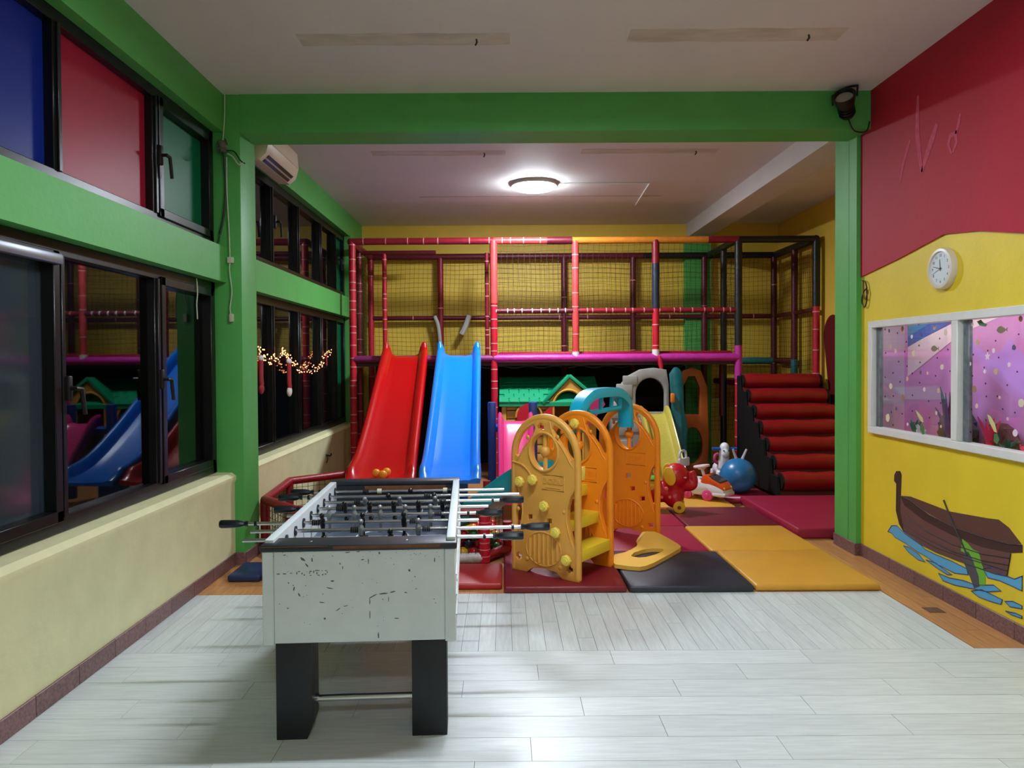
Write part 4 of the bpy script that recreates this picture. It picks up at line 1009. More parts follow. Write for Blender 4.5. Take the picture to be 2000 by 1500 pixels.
for r_, (yy, zz, sl_) in enumerate(rowsh):
    for k in range(10):
        x = 0.0 + k * 0.126 + (0.06 if r_ % 2 else 0)
        if 0.56 < x < 1.1 and r_ < 3: continue
        if x > 1.15: continue
        o = bpy.data.objects.new('shingle', shm); COL.objects.link(o); o.parent = rf; o.location = Ri @ Vector((x, yy, zz)); o.rotation_euler = (sl_, 0, 0)
for (xa, za, xb, zb) in [(0.48, 0.965, 0.815, 1.315), (0.815, 1.315, 1.19, 1.0)]:
    b = B(); d = Vector((xb - xa, 0, zb - za)); mid = Vector(((xa + xb) / 2, HY + 0.09, (za + zb) / 2)); an = math.atan2(-d.z, d.x)
    box(b, -d.length / 2, d.length / 2, -0.14, 0.14, -0.022, 0.022, 0.01, 2, Matrix.Translation(mid) @ Matrix.Rotation(an, 4, 'Y')); obj('gable_roof', b, M_roof, hs, world=True)
b = B(); prism(b, ellipse(1.12, 0.78, 0.16, 0.3, 16, 0.2 * PI, 1.2 * PI), 0.03, Matrix(((1, 0, 0, 0), (0, 0, 1, HY - 0.1), (0, 1, 0, 0), (0, 0, 0, 1)))); obj('door', b, mat('door_pink', (170, 40, 90), 0.4), hs, world=True)
# ------------------------------------------------------------------ small pink slide with blue posts
ps = thing('toddler_slide', 'small pink slide between two blue posts before the playhouse', 'slide', (0.12, 7.3, 0.045))
M_pk = mat('pink_plastic', (226, 60, 130), 0.25, coat=0.3); M_bp = mat('blue_post', (34, 70, 160), 0.35)
st = []
for i, p in enumerate(smooth_path([(0.12, 7.62, 0.86), (0.12, 7.5, 0.83), (0.12, 7.25, 0.6), (0.12, 7.0, 0.36), (0.12, 6.8, 0.22), (0.12, 6.6, 0.19)], 4)): st.append((p, 0.165, 0.1))
obj('chute', chute(st, 0.04, 0.02), M_pk, ps, world=True, smooth=50)
for x, xs in ((-0.13, 1), (0.31, -1)):
    b = B(); box(b, x - 0.045, x + 0.045, 7.65, 7.73, 0.046, 1.06, 0.015, 2); obj('post', b, M_bp, ps, world=True)
b = B(); box(b, -0.1, 0.28, 7.66, 7.95, 0.74, 0.8, 0.01); obj('landing', b, M_bp, ps, world=True)
# ------------------------------------------------------------------ stone-look tower with a yellow slide
tw = thing('toddler_tower', 'grey stone-look plastic tower with yellow slide and teal side under the deck', 'climbing gym', (1.85, 8.8, 0.0))
M_stone = mat('stone_plastic', (150, 146, 140), 0.55, var=0.12, vscale=6); M_leaf = mat('teal_plastic', (16, 96, 104), 0.3, var=0.2, vscale=9, bump=0.3, bscale=12)
M_ys = mat('speckled_yellow', (184, 168, 72), 0.25, var=0.15, vscale=120); M_ora = mat('orange_arch', (176, 84, 26), 0.45)
TY = 8.8
oa = [(1.33, 0.02), (1.33, 0.9), (1.4, 1.15), (1.52, 1.3), (1.68, 1.385), (1.85, 1.405), (2.0, 1.38), (2.03, 1.2), (2.04, 0.6), (2.04, 0.02)]
hol = [(1.62, 0.86)] + [(1.8 - 0.18 * math.cos(a * PI / 12), 1.08 + 0.2 * math.sin(a * PI / 12)) for a in range(13)] + [(1.98, 0.86)]
b = B(); prism(b, oa, 0.1, Matrix(((1, 0, 0, 0), (0, 0, 1, TY), (0, 1, 0, 0), (0, 0, 0, 1))), [hol], bev=0.015); so = obj('stone_arch', b, M_stone, tw, world=True)
for (x, z, w_, h_) in [(1.48, 1.12, 0.1, 0.09), (1.42, 0.88, 0.1, 0.1), (1.55, 1.25, 0.09, 0.06), (1.46, 0.66, 0.12, 0.09), (1.7, 0.7, 0.16, 0.09), (1.9, 0.68, 0.1, 0.08), (1.45, 0.42, 0.12, 0.1)]:
    b = B(); box(b, x - w_, x + w_, TY - 0.012, TY + 0.02, z - h_, z + h_, 0.012, 2); obj('stone_block', b, M_stone, so, world=True)
b = B(); box(b, 1.36, 2.02, TY + 0.1, 9.5, 0.02, 0.8, 0.02); obj('tower_base', b, M_stone, tw, world=True)
st = []
for i, p in enumerate(smooth_path([(1.83, 8.78, 0.84), (1.835, 8.68, 0.82), (1.85, 8.4, 0.55), (1.87, 8.15, 0.26), (1.88, 7.98, 0.12), (1.88, 7.9, 0.085)], 4)): st.append((p, 0.16, 0.1))
obj('chute', chute(st, 0.04, 0.02), M_ys, tw, world=True, smooth=50)
lf = smooth_path([(2.0, 1.33, 0), (2.06, 1.41, 0), (2.13, 1.37, 0), (2.16, 1.2, 0), (2.17, 0.9, 0), (2.21, 0.7, 0), (2.2, 0.5, 0), (2.2, 0.28, 0), (2.14, 0.3, 0), (2.08, 0.6, 0), (2.03, 0.85, 0), (2.02, 1.1, 0)], 3)
b = B(); prism(b, [(p.x, p.y) for p in lf[:-1]], 0.09, Matrix(((1, 0, 0, 0), (0, 0, 1, TY - 0.2), (0, 1, 0, 0), (0, 0, 0, 1))), bev=0.02); lo = obj('leaf_side', b, M_leaf, tw, world=True)
b = B(); box(b, 1.995, 2.045, TY - 0.235, TY - 0.205, 0.99, 1.1, 0.01); obj('latch', b, mat('orange_latch', (232, 130, 30), 0.4), lo, world=True)
oo = [(2.22, 0.02), (2.22, 1.2), (2.28, 1.36), (2.4, 1.41), (2.52, 1.36), (2.6, 1.15), (2.62, 0.5), (2.6, 0.02)]
b = B(); prism(b, oo, 0.08, Matrix(((1, 0, 0, 0), (0, 0, 1, 9.15), (0, 1, 0, 0), (0, 0, 0, 1))), [[(2.29, 0.8), (2.29, 1.15), (2.36, 1.29), (2.44, 1.29), (2.5, 1.15), (2.5, 0.8)], ellipse(2.41, 0.4, 0.13, 0.24, 16)], bev=0.012); obj('orange_arch', b, M_ora, tw, world=True)
b = B(); box(b, 2.04, 2.24, 9.0, 9.2, 0.3, 0.42, 0.01); obj('link_beam', b, M_ora, tw, world=True)
# ------------------------------------------------------------------ toys on the mats
def blob(bm, vox=0.009, it=6):
    """weld overlapping lumps into one continuous skin"""
    me = bpy.data.meshes.new('lump'); bm.to_mesh(me); bm.free()
    o = bpy.data.objects.new('lump', me); COL.objects.link(o)
    m = o.modifiers.new('r', 'REMESH'); m.mode = 'VOXEL'; m.voxel_size = vox
    s = o.modifiers.new('s', 'SMOOTH'); s.iterations = it; s.factor = 0.5
    dg = bpy.context.evaluated_depsgraph_get(); out = bpy.data.meshes.new_from_object(o.evaluated_get(dg))
    bpy.data.objects.remove(o); bpy.data.meshes.remove(me)
    for p in out.polygons: p.use_smooth = True
    return out
def wheel(par, c, r, w_, m, hub=None, ax=(0, 1, 0)):
    b = B(); lathe(b, [(0.0, -w_ / 2), (r * 0.35, -w_ / 2), (r * 0.45, -w_ * 0.38), (r * 0.8, -w_ * 0.4), (r, -w_ * 0.3), (r, w_ * 0.3), (r * 0.8, w_ * 0.4), (r * 0.45, w_ * 0.38), (r * 0.35, w_ / 2), (0.0, w_ / 2)], 20, axis_m(c, ax)); o = obj('wheel', b, m, par)
    if hub:
        b = B(); lathe(b, [(0, -w_ / 2 - 0.006), (r * 0.3, -w_ / 2 - 0.004), (r * 0.32, w_ / 2 + 0.004), (0, w_ / 2 + 0.006)], 14, axis_m(c, ax)); obj('hub', b, hub, o)
    return o
# red elephant on wheels
M_el = mat('elephant_red', (190, 18, 40), 0.35); M_ey = mat('toy_yellow', (232, 190, 40), 0.38); M_eg = mat('toy_green', (70, 170, 40), 0.4); M_sp = mat('toy_peach', (232, 130, 90), 0.5)
el = thing('ride_on_elephant', 'red ride-on elephant with yellow ears and wheels by the orange panel', 'ride-on toy', (1.50, 6.93, 0.045), math.radians(-12))
b = B()
ball(b, (-0.05, 0, 0.16), 0.115, (1.9, 0.8, 0.85)); ball(b, (0.12, 0, 0.14), 0.1, (0.95, 0.9, 1.15)); ball(b, (-0.2, 0, 0.14), 0.1, (0.9, 0.9, 1.15))
ball(b, (0.14, 0, 0.3), 0.112, (1.0, 0.95, 1.0)); ball(b, (0.11, 0, 0.22), 0.09)
for x in (0.15, -0.2):
    for s in (-1, 1): tube(b, [(x - 0.02, s * 0.055, 0.13), (x, s * 0.06, 0.06)], 0.048, 12)
tube(b, smooth_path([(0.2, 0, 0.25), (0.255, 0, 0.215), (0.29, 0, 0.25), (0.282, 0, 0.31), (0.27, 0, 0.345)], 4), 0.03, 10, rr=[0.055] * 4 + [0.045] * 4 + [0.036] * 4 + [0.03] * 5)
body = obj('body', blob(b), M_el, el)
for s in (-1, 1):
    b = B(); prism(b, ellipse(0, 0, 0.05, 0.08, 20, rot=0.25), 0.025, Matrix.Translation((0.085, s * 0.1 - (0.0125), 0.315)) @ Matrix.Rotation(PI / 2, 4, 'X') @ Matrix.Translation((0, 0, -0.025 if s > 0 else 0.0)), bev=0.008); e = obj('ear', b, M_ey, el)
    b = B(); tube(b, smooth_path([(0.07, s * 0.128, 0.36), (0.1, s * 0.13, 0.345), (0.1, s * 0.13, 0.30), (0.085, s * 0.128, 0.27)], 4), 0.007, 6); obj('ear_fold', b, M_ey, e)
    b = B(); ball(b, (0.215, s * 0.085, 0.30), 0.012, (1, 0.5, 0.6), 8, 6); obj('eye', b, mat('eye_pink', (230, 190, 190), 0.3), el)
    for (x, z, r) in [(0.06, 0.2, 0.017), (0.09, 0.13, 0.015), (0.02, 0.125, 0.014), (0.12, 0.39, 0.015)]:
        b = B(); ball(b, (x, s * (0.082 if z < 0.3 else 0.055), z), r, (1, 0.5, 1), 10, 6); obj('spot', b, M_sp, body)
    for x in (0.165, -0.215): wheel(el, (x, s * 0.098, 0.05), 0.05, 0.035, M_ey, mat('hub_brown', (110, 60, 30), 0.5))
b = B(); ball(b, (-0.07, 0, 0.2), 0.085, (0.85, 1.05, 1.0)); sd = obj('saddle', b, M_ey, el)
b = B(); lathe(b, [(0.0, 0.0), (0.075, 0.0), (0.085, 0.012), (0.07, 0.025), (0, 0.02)], 20, Matrix.Translation((-0.07, 0, 0.265))); obj('seat_pad', b, M_eg, sd)
el.scale = (1.12, 1.12, 1.12)
# white and orange ride-on car
M_cw = mat('car_white', (222, 220, 226), 0.35); M_co = mat('car_orange', (222, 84, 24), 0.35); M_cp = mat('wheel_pink', (220, 70, 130), 0.4); M_cg = mat('car_grey', (196, 192, 204), 0.4); M_cs = mat('car_window', (70, 66, 72), 0.2, coat=0.5)
car = thing('ride_on_car', 'white ride-on toy car with orange bonnet and pink wheels', 'ride-on toy', (2.10, 7.5, 0.045), math.radians(-42))
b = B(); pts = smooth_path([(-0.2, 0.09, 0), (-0.2, 0.15, 0), (-0.13, 0.19, 0), (-0.03, 0.18, 0), (0.02, 0.16, 0), (0.1, 0.16, 0), (0.2, 0.13, 0), (0.235, 0.1, 0), (0.235, 0.05, 0), (0.12, 0.05, 0), (0.08, 0.09, 0), (0.03, 0.05, 0), (-0.1, 0.05, 0), (-0.16, 0.09, 0)], 3)
prism(b, [(p.x, p.y) for p in pts[:-1]], 0.2, Matrix(((1, 0, 0, 0), (0, 0, 1, -0.1), (0, 1, 0, 0), (0, 0, 0, 1))), bev=0.018); cb = obj('body', b, M_cw, car)
b = B(); box(b, 0.12, 0.25, -0.105, 0.105, 0.05, 0.085, 0.012); obj('bumper', b, M_cw, car)
b = B(); prism(b, [(0.0, 0.165), (0.02, 0.23), (0.06, 0.24), (0.12, 0.2), (0.2, 0.165), (0.235, 0.12), (0.23, 0.1), (0.1, 0.12)], 0.19, Matrix(((1, 0, 0, 0), (0, 0, 1, -0.095), (0, 1, 0, 0), (0, 0, 0, 1))), bev=0.015); hd = obj('bonnet', b, M_co, car)
b = B(); prism(b, [(0.095, 0.185), (0.08, 0.222), (0.125, 0.203), (0.185, 0.178), (0.19, 0.165)], 0.16, Matrix(((1, 0, 0, 0), (0, 0, 1, -0.08), (0, 1, 0, 0.006), (0, 0, 0, 1)))); obj('windscreen', b, M_cs, hd)
for s in (-1, 1):
    b = B(); ball(b, (0.225, s * 0.07, 0.118), 0.018, (0.7, 1, 1), 10, 7); obj('headlamp', b, M_ey, hd)
    for x in (0.075, -0.13): wheel(car, (x, s * 0.095, 0.05), 0.05, 0.04, M_cp, M_cp)
b = B(); tube(b, [(-0.0, 0, 0.2), (-0.03, 0, 0.29)], 0.014, 10); sw = obj('steering_column', b, M_cw, car)
b = B(); tube(b, [(-0.03 + 0.065 * math.cos(a * PI / 10), 0.065 * math.sin(a * PI / 10), 0.30 + 0.01 * math.cos(a * PI / 10)) for a in range(20)], 0.012, 8, closed=True); lathe(b, [(0, -0.02), (0.03, -0.02), (0.045, 0.01), (0, 0.012)], 14, Matrix.Translation((-0.03, 0, 0.29))); obj('steering_wheel', b, mat('wheel_cream', (226, 206, 206), 0.4), sw)
b = B(); box(b, -0.235, -0.205, -0.085, 0.105, 0.28, 0.36, 0.008); bk = obj('backrest', b, M_cg, car)
b = B(); box(b, -0.228, -0.212, -0.02, 0.02, 0.12, 0.3, 0.006); obj('backrest_post', b, M_cg, car)
b = B(); tube(b, smooth_path([(-0.22, -0.06, 0.34), (-0.225, -0.06, 0.40), (-0.225, -0.035, 0.425), (-0.225, 0.035, 0.425), (-0.225, 0.06, 0.40), (-0.22, 0.06, 0.34)], 4), 0.012, 8); obj('push_handle', b, M_cg, bk)
car.scale = (1.12, 1.12, 1.12)
# blue hopping ball
hb = thing('hopping_ball', 'big blue rubber hopping ball with two pale handles', 'ball', (2.55, 7.80, 0.045))
b = B(); ball(b, (0, 0, 0.19), 0.192, (1, 1, 0.985), 32, 20); obj('ball', b, mat('ball_blue', (40, 112, 168), 0.32, var=0.05), hb)
for s in (-1, 1):
    b = B(); tube(b, [(s * 0.03 + 0.02, 0.02, 0.36), (s * 0.045 + 0.02, 0.02, 0.40), (s * 0.075 + 0.025, 0.02, 0.475)], 0.013, 8, rr=[0.02, 0.014, 0.012]); obj('handle', b, M_cg, hb)
# white horse toy with blue handlebar
hz = thing('ride_on_horse', 'white ride-on horse with blue handlebar behind the blue ball', 'ride-on toy', (2.5, 8.22, 0.045))
M_hw = mat('horse_white', (226, 224, 230), 0.4)
b = B(); ball(b, (0, 0.05, 0.2), 0.1, (0.85, 1.6, 0.8)); tube(b, [(0, -0.05, 0.22), (0, -0.08, 0.33), (0, -0.09, 0.44)], 0.07, 12, rr=[0.075, 0.06, 0.05]); ball(b, (0, -0.1, 0.455), 0.062, (0.85, 1.0, 1.0)); ball(b, (0, -0.14, 0.40), 0.05, (0.85, 0.9, 1.1))
for x in (-0.06, 0.06):
    for y in (-0.06, 0.16): tube(b, [(x * 0.9, y, 0.18), (x, y, 0.05)], 0.032, 10)
obj('body', blob(b), M_hw, hz)
b = B(); tube(b, [(-0.14, -0.1, 0.445), (0.14, -0.1, 0.445)], 0.016, 10); obj('handlebar', b, mat('handle_blue', (30, 90, 190), 0.35), hz)
b = B(); tube(b, smooth_path([(-0.03, -0.06, 0.25), (-0.1, -0.07, 0.3), (-0.1, -0.07, 0.36), (-0.06, -0.06, 0.385)], 4), 0.016, 8); obj('strap', b, mat('strap_pink', (200, 60, 120), 0.5), hz)
for x in (-0.07, 0.07):
    for y in (-0.06, 0.16): wheel(hz, (x, y, 0.032), 0.032, 0.025, M_bp, None, (1, 0, 0))
for s in (-1, 1):
    b = B(); ball(b, (s * 0.03, -0.172, 0.43), 0.009, u=8, v=6); obj('eye', b, M_black, hz)
# loose sheet of paper beside the toys and scraps on the lowest stair
b = B(); prism(b, [(2.32, 7.52), (2.42, 7.48), (2.62, 7.51), (2.83, 7.5), (2.82, 7.55), (2.5, 7.57), (2.33, 7.56)], 0.002, Matrix.Translation((0, 0, 0.0455)))
o = obj('paper_strip', b, mat('pale_paper', (214, 170, 184), 0.6), None); tag(o, 'pale pinkish paper strip lying in front of the blue ball', 'paper')
b = B(); rq = random.Random(2)
for k in range(5): box(b, 3.35 + k * 0.03, 3.37 + k * 0.03 + rq.uniform(0, 0.02), 7.53, 7.545, 0.24 + rq.uniform(-0.01, 0.01), 0.255 + rq.uniform(0, 0.01), 0.002, 1)
b.free()
# ------------------------------------------------------------------ wall clock
yc, zc = on_right(1845, 525, XR); R_ck = 0.128
ck = thing('wall_clock', 'round white wall clock on the yellow band', 'clock', (XR - 0.001, yc, zc))
MX = Matrix(((0, 0, -1, 0), (-1, 0, 0, 0), (0, 1, 0, 0), (0, 0, 0, 1)))   # local x -> -Y (right in the picture), y -> Z, z -> -X (into the room)
b = B(); lathe(b, [(0.0, 0.0), (R_ck, 0.0), (R_ck, 0.02), (R_ck * 0.95, 0.036), (R_ck * 0.83, 0.038), (R_ck * 0.79, 0.026), (0, 0.026)], 40, MX); obj('case', b, mat('clock_case', (220, 210, 196), 0.35), ck)
b = B(); lathe(b, [(0, 0.0265), (R_ck * 0.785, 0.0265), (R_ck * 0.785, 0.0275), (0, 0.0275)], 40, MX); obj('dial', b, mat('clock_dial', (214, 222, 226), 0.5), ck)
nb = B()
for h in range(1, 13):
    a = math.radians(90 - 30 * h)
    t_ = text_mesh(str(h), 0.024, 0.0004, MX @ Matrix.Translation((R_ck * 0.63 * math.cos(a), R_ck * 0.63 * math.sin(a), 0.028)))
    me = bpy.data.meshes.new('n'); t_.to_mesh(me); t_.free(); nb.from_mesh(me); bpy.data.meshes.remove(me)
obj('numerals', nb, mat('clock_print', (70, 74, 78), 0.6), ck, smooth=0, kind='stuff')
def hand(nm, deg, L, w_, m):
    b = B(); a = math.radians(90 - deg)
    prism(b, [(-0.016, -w_), (L, -w_ * 0.5), (L, w_ * 0.5), (-0.016, w_)], 0.0012, MX @ Matrix.Rotation(a, 4, 'Z') @ Matrix.Translation((0, 0, 0.029))); obj(nm, b, m, ck)
hand('hour_hand', 354, 0.058, 0.003, M_black); hand('minute_hand', 284, 0.075, 0.0026, M_black); hand('second_hand', 250, 0.085, 0.0009, M_black)
# ------------------------------------------------------------------ black spotlight on the beam
sp = thing('spotlight', 'black spotlight with yoke bracket on the green beam', 'lamp', (2.47, 5.2, 3.36))
dv = Vector((-0.42, -0.62, 0.45)).normalized()
MS = axis_m((0, 0, 0), dv)
b = B(); lathe(b, [(0.0, -0.14), (0.045, -0.14), (0.05, -0.11), (0.052, -0.05), (0.062, -0.03), (0.075, 0.03), (0.078, 0.05), (0.066, 0.05), (0.06, 0.02), (0, 0.015)], 24, MS); obj('housing', b, M_black, sp)
b = B(); lathe(b, [(0, 0.016), (0.058, 0.02), (0.058, 0.026), (0.0, 0.03)], 24, MS); obj('lens', b, mat('lens_grey', (170, 168, 160), 0.15, coat=0.6), sp)
for k in range(3):
    b = B(); lathe(b, [(0.05, -0.12 + k * 0.025), (0.058, -0.118 + k * 0.025), (0.058, -0.11 + k * 0.025), (0.05, -0.108 + k * 0.025)], 20, MS); obj('cooling_fin', b, M_black, sp)
xs = MS.to_3x3() @ Vector((1, 0, 0)); 
b = B(); q = [xs * 0.082, xs * 0.085 + Vector((0, 0, 0.07)), Vector((0.015, 0.03, 0.1)) + xs * 0.03, Vector((0.015, 0.03, 0.1)) - xs * 0.03, -xs * 0.085 + Vector((0, 0, 0.07)), -xs * 0.082]
tube(b, q, 0.007, 8); obj('yoke', b, M_black, sp)
b = B(); tube(b, smooth_path([tuple(dv * -0.14), (0.07, 0.06, -0.15), (0.12, 0.09, -0.19), (0.2, 0.09, -0.19), (0.225, 0.09, -0.12)], 5), 0.005, 6); obj('cable', b, M_black, sp)
b = B(); tube(b, [(0.015, 0.03, 0.1), (0.015, 0.09, 0.06), (0.015, 0.098, 0.0)], 0.009, 8); obj('bracket_arm', b, M_black, sp)
# ------------------------------------------------------------------ air conditioner above the rear windows
ac = thing('air_conditioner', 'cream wall air conditioner above the rear windows', 'air conditioner', (-2.05, 6.08, 3.1))
M_ac = mat('ac_cream', (214, 200, 176), 0.45); yA, yB = -0.4, 0.42
def acp(prof, y0, y1): 
    b = B(); prism(b, prof, y1 - y0, Matrix(((1, 0, 0, 0), (0, 0, -1, y1), (0, 1, 0, 0), (0, 0, 0, 1))), bev=0.004); return b
obj('casing', acp([(0.0, 0.06), (0.03, 0.01), (0.13, 0.0), (0.185, 0.05), (0.21, 0.14), (0.2, 0.27), (0.17, 0.305), (0.0, 0.305)], yA, yB), M_ac, ac)
obj('front_cover', acp([(0.207, 0.135), (0.216, 0.14), (0.207, 0.26), (0.198, 0.262)], yA + 0.02, yB - 0.02), M_ac, ac)
for (x0, z0, x1, z1) in [(0.137, 0.004, 0.158, 0.022), (0.168, 0.032, 0.188, 0.052)]:
    b = acp([(x0, z0), (x0 + 0.004, z0 - 0.004), (x1 + 0.004, z1 - 0.004), (x1, z1)], yA + 0.06, yB - 0.1); obj('vent_slot', b, M_black, ac)
# ------------------------------------------------------------------ cables on the left pillar
yF = 5.295
def pf(px, py): return ((px - 984.0) * yF / F, yF, 1.5 - (py - 0.006 * (984 - px) - 705.0) * yF / F)
jb = thing('junction_box', 'worn junction box with tangled wires on the green pillar', 'junction box', pf(441, 292))
def cab(root, nm, P, r, m, lift=0.012):
    b = B(); tube(b, smooth_path([(pf(a, c)[0], yF - lift - l_, pf(a, c)[2]) for (a, c, l_) in P], 4), r, 6); obj(nm, b, m, root, world=True)
b = B(); x, y, z = pf(441, 290); box(b, x - 0.035, x + 0.035, yF - 0.03, yF + 0.004, z - 0.045, z + 0.045, 0.012); obj('box', b, mat('box_grey', (110, 108, 92), 0.7, var=0.4, vscale=40), jb, world=True)
cab(jb, 'cable', [(447, 188, 0), (446, 230, 0), (443, 270, 0), (441, 285, 0.01)], 0.005, M_cord); cab(jb, 'cable', [(444, 300, 0.01), (446, 340, 0), (446, 390, 0), (441, 430, 0), (434, 460, 0)], 0.007, M_wire)
cab(jb, 'cable', [(450, 298, 0.01), (465, 300, 0.01), (478, 318, 0.02), (487, 324, 0.02)], 0.005, M_wire); cab(jb, 'cable', [(452, 304, 0.01), (462, 310, 0.01), (474, 326, 0.02), (484, 322, 0.02)], 0.006, M_cord)
cab(jb, 'cable', [(434, 462, 0), (428, 480, 0.0), (412, 488, 0.02), (400, 482, 0.03)], 0.004, M_wire)
b = B(); 
for (a, c, l_) in [(432, 285, 0.0), (447, 280, 0.0), (436, 300, 0.0)]:
    x, y, z = pf(a, c); tube(b, [(x, yF - 0.01, z), (x + 0.012, yF - 0.04, z + 0.01), (x + 0.02, yF - 0.03, z - 0.03)], 0.004, 5)
obj('wire_ends', b, M_wire, jb, world=True, kind='stuff')
pc = thing('pull_cord', 'pale cable with inline switch and plug hanging down the green pillar', 'cable', pf(453, 510))
cab(pc, 'cable', [(449, 310, 0), (449, 380, 0), (452, 450, 0), (453, 505, 0.0), (452, 530, 0), (456, 570, 0), (452, 600, 0), (453, 614, 0)], 0.0045, M_cord)
for (a, c, hw, hh) in [(454, 509, 0.022, 0.022), (454.5, 621, 0.015, 0.03)]:
    b = B(); x, y, z = pf(a, c); box(b, x - hw, x + hw, yF - 0.022, yF + 0.003, z - hh, z + hh, 0.005); obj('switch' if hh < 0.025 else 'plug', b, mat('socket_cream', (206, 204, 178), 0.5), pc, world=True)
bc = thing('cable_bundle', 'coil of loose black wires on the yellow wall beside the pillar', 'cable', (XR, 5.38, 2.0))
for k, P in enumerate([[(1688, 548), (1694, 552), (1697, 570), (1696, 590), (1692, 600), (1687, 590), (1690, 572), (1697, 562)], [(1689, 550), (1690, 575), (1694, 585), (1699, 570)]]):
    b = B(); tube(b, smooth_path([(XR - 0.015, min(5.43, on_right(a, c, XR)[0]), on_right(a, c, XR)[1]) for a, c in P], 4), 0.005, 6); obj('wire', b, M_black if k == 0 else mat('brown_wire', (110, 60, 30), 0.5), bc, world=True)
# hanging tape end on the lower front window, socket wires under the rear windows
b = B(); tube(b, smooth_path([(-2.1, 4.92, 2.08), (-2.1, 4.93, 1.98), (-2.1, 4.915, 1.9), (-2.1, 4.925, 1.8)], 4), 0.004, 6); o = obj('blind_cord', b, M_cord, None); tag(o, 'short pale cord hanging in front of the lower green-framed window', 'cord')
b = B(); tube(b, smooth_path([(-1.998, 8.02, 0.46), (-1.97, 8.03, 0.45), (-1.965, 8.1, 0.44), (-1.975, 8.16, 0.455)], 4), 0.008, 6); tube(b, smooth_path([(-1.998, 8.02, 0.46), (-1.975, 8.0, 0.43), (-1.975, 7.95, 0.38)], 4), 0.006, 6); o = obj('wire_stub', b, M_black, None); tag(o, 'black wire end sticking out of the cream wall', 'cable')
# ------------------------------------------------------------------ fairy lights and stockings on the rear window
XG = -2.09
def pg(px, py): 
    y = -XG * F / (984 - px); return (XG, y, 1.5 - (py - 0.006 * (984 - px) - 705) * y / F)
gl = thing('fairy_lights', 'string of warm fairy lights draped across the rear window', 'fairy lights', pg(575, 712))
path = smooth_path([pg(507, 686), pg(512, 694), pg(523, 702), pg(536, 703), pg(549, 692), pg(556, 690), pg(565, 702), pg(578, 716), pg(592, 722), pg(612, 722), pg(626, 712), pg(636, 698), pg(644, 684)], 8)
b = B(); tube(b, path, 0.004, 5); obj('wire', b, M_wire, gl, world=True)
rg = random.Random(4); b = B()
for p in path:
    for k in range(rg.choice((1, 1, 2))):
        c = p + Vector((rg.uniform(-0.01, 0.015), rg.uniform(-0.05, 0.05), rg.uniform(-0.04, 0.05))); ball(b, c, 0.0052, (1, 1, 1.2), 6, 4)
obj('bulbs', b, mat('warm_bulb', (255, 150, 92), 0.3, emit=7.0), gl, world=True, kind='stuff')
M_stk = mat('stocking_red', (150, 14, 24), 0.8, bump=0.4, bscale=120); M_fur = mat('stocking_white', (216, 210, 206), 0.9, bump=0.5, bscale=90)
for (px, py, lab) in [(562, 706, 'red Christmas stocking with white toe hanging from the fairy lights'), (507, 700, 'thin red tinsel stocking hanging next to the green pillar'), (636, 690, 'small red Santa ornament at the far end of the fairy lights')]:
    x, y, z = pg(px, py); s = {562: 1.0, 507: 0.9, 636: 0.45}[px]
    sk = thing('stocking', lab, 'stocking', (x + 0.012, y, z), 0, 'Christmas stockings')
    b = B(); ball(b, (0, 0, 0.0), 0.055 * s, (0.4, 1.1, 0.55), 14, 8); obj('cuff', b, M_fur, sk)
    b = B(); tube(b, smooth_path([(0, 0, -0.0), (0, 0, -0.12 * s), (0, 0.0, -0.2 * s), (0, 0.015 * s, -0.255 * s)], 4), 0.05 * s, 12, flat=(1.0, 0.35)); obj('leg', b, M_stk, sk)
    b = B(); ball(b, (0, 0.005 * s, -0.29 * s), 0.06 * s, (0.35, 1.0, 0.85), 14, 8); obj('toe', b, M_fur if px == 562 else M_stk, sk)
# ------------------------------------------------------------------ showcase window of the right wall
wn5 = bpy.data.objects.new('window_5', None); COL.objects.link(wn5); wn5['kind'] = 'structure'; wn5['label'] = 'white framed showcase window with shell stickers'; ROOTM[wn5.name] = Matrix.Identity(4)
Z0, Z1, Y0, Y1 = 0.955, 1.775, 2.4, 5.3
def fr(nm, y0, y1, z0, z1, x0=XR - 0.03, x1=XR + 0.04, m=M_white):
    b = B(); box(b, x0, x1, y0, y1, z0, z1, 0.004, 1); return obj(nm, b, m, wn5)
fr('frame_rail', Y0, Y1, Z0, Z0 + 0.05); fr('frame_rail', Y0, Y1, Z1 - 0.05, Z1); fr('frame_post', Y1 - 0.055, Y1, Z0 + 0.05, Z1 - 0.05); fr('frame_post', Y0, Y0 + 0.05, Z0 + 0.05, Z1 - 0.05)
for ym in (4.285, 3.27):
    fr('mullion', ym - 0.03, ym + 0.03, Z0 + 0.05, Z1 - 0.05); fr('sliding_edge', ym - 0.085, ym - 0.03, Z0 + 0.05, Z1 - 0.05, XR + 0.005, XR + 0.03, mat('worn_grey_edge', (110, 118, 124), 0.4, var=0.3, vscale=20))
fr('sliding_edge', Y1 - 0.11, Y1 - 0.055, Z0 + 0.05, Z1 - 0.05, XR + 0.005, XR + 0.03, MATS['worn_grey_edge'])
for (a, c) in [(Y0 + 0.05, 3.24), (3.3, 4.255), (4.315, Y1 - 0.055)]:
    b = B(); box(b, XR + 0.012, XR + 0.017, a, c, Z0 + 0.04, Z1 - 0.04); obj('pane', b, M_clear, wn5, smooth=0)
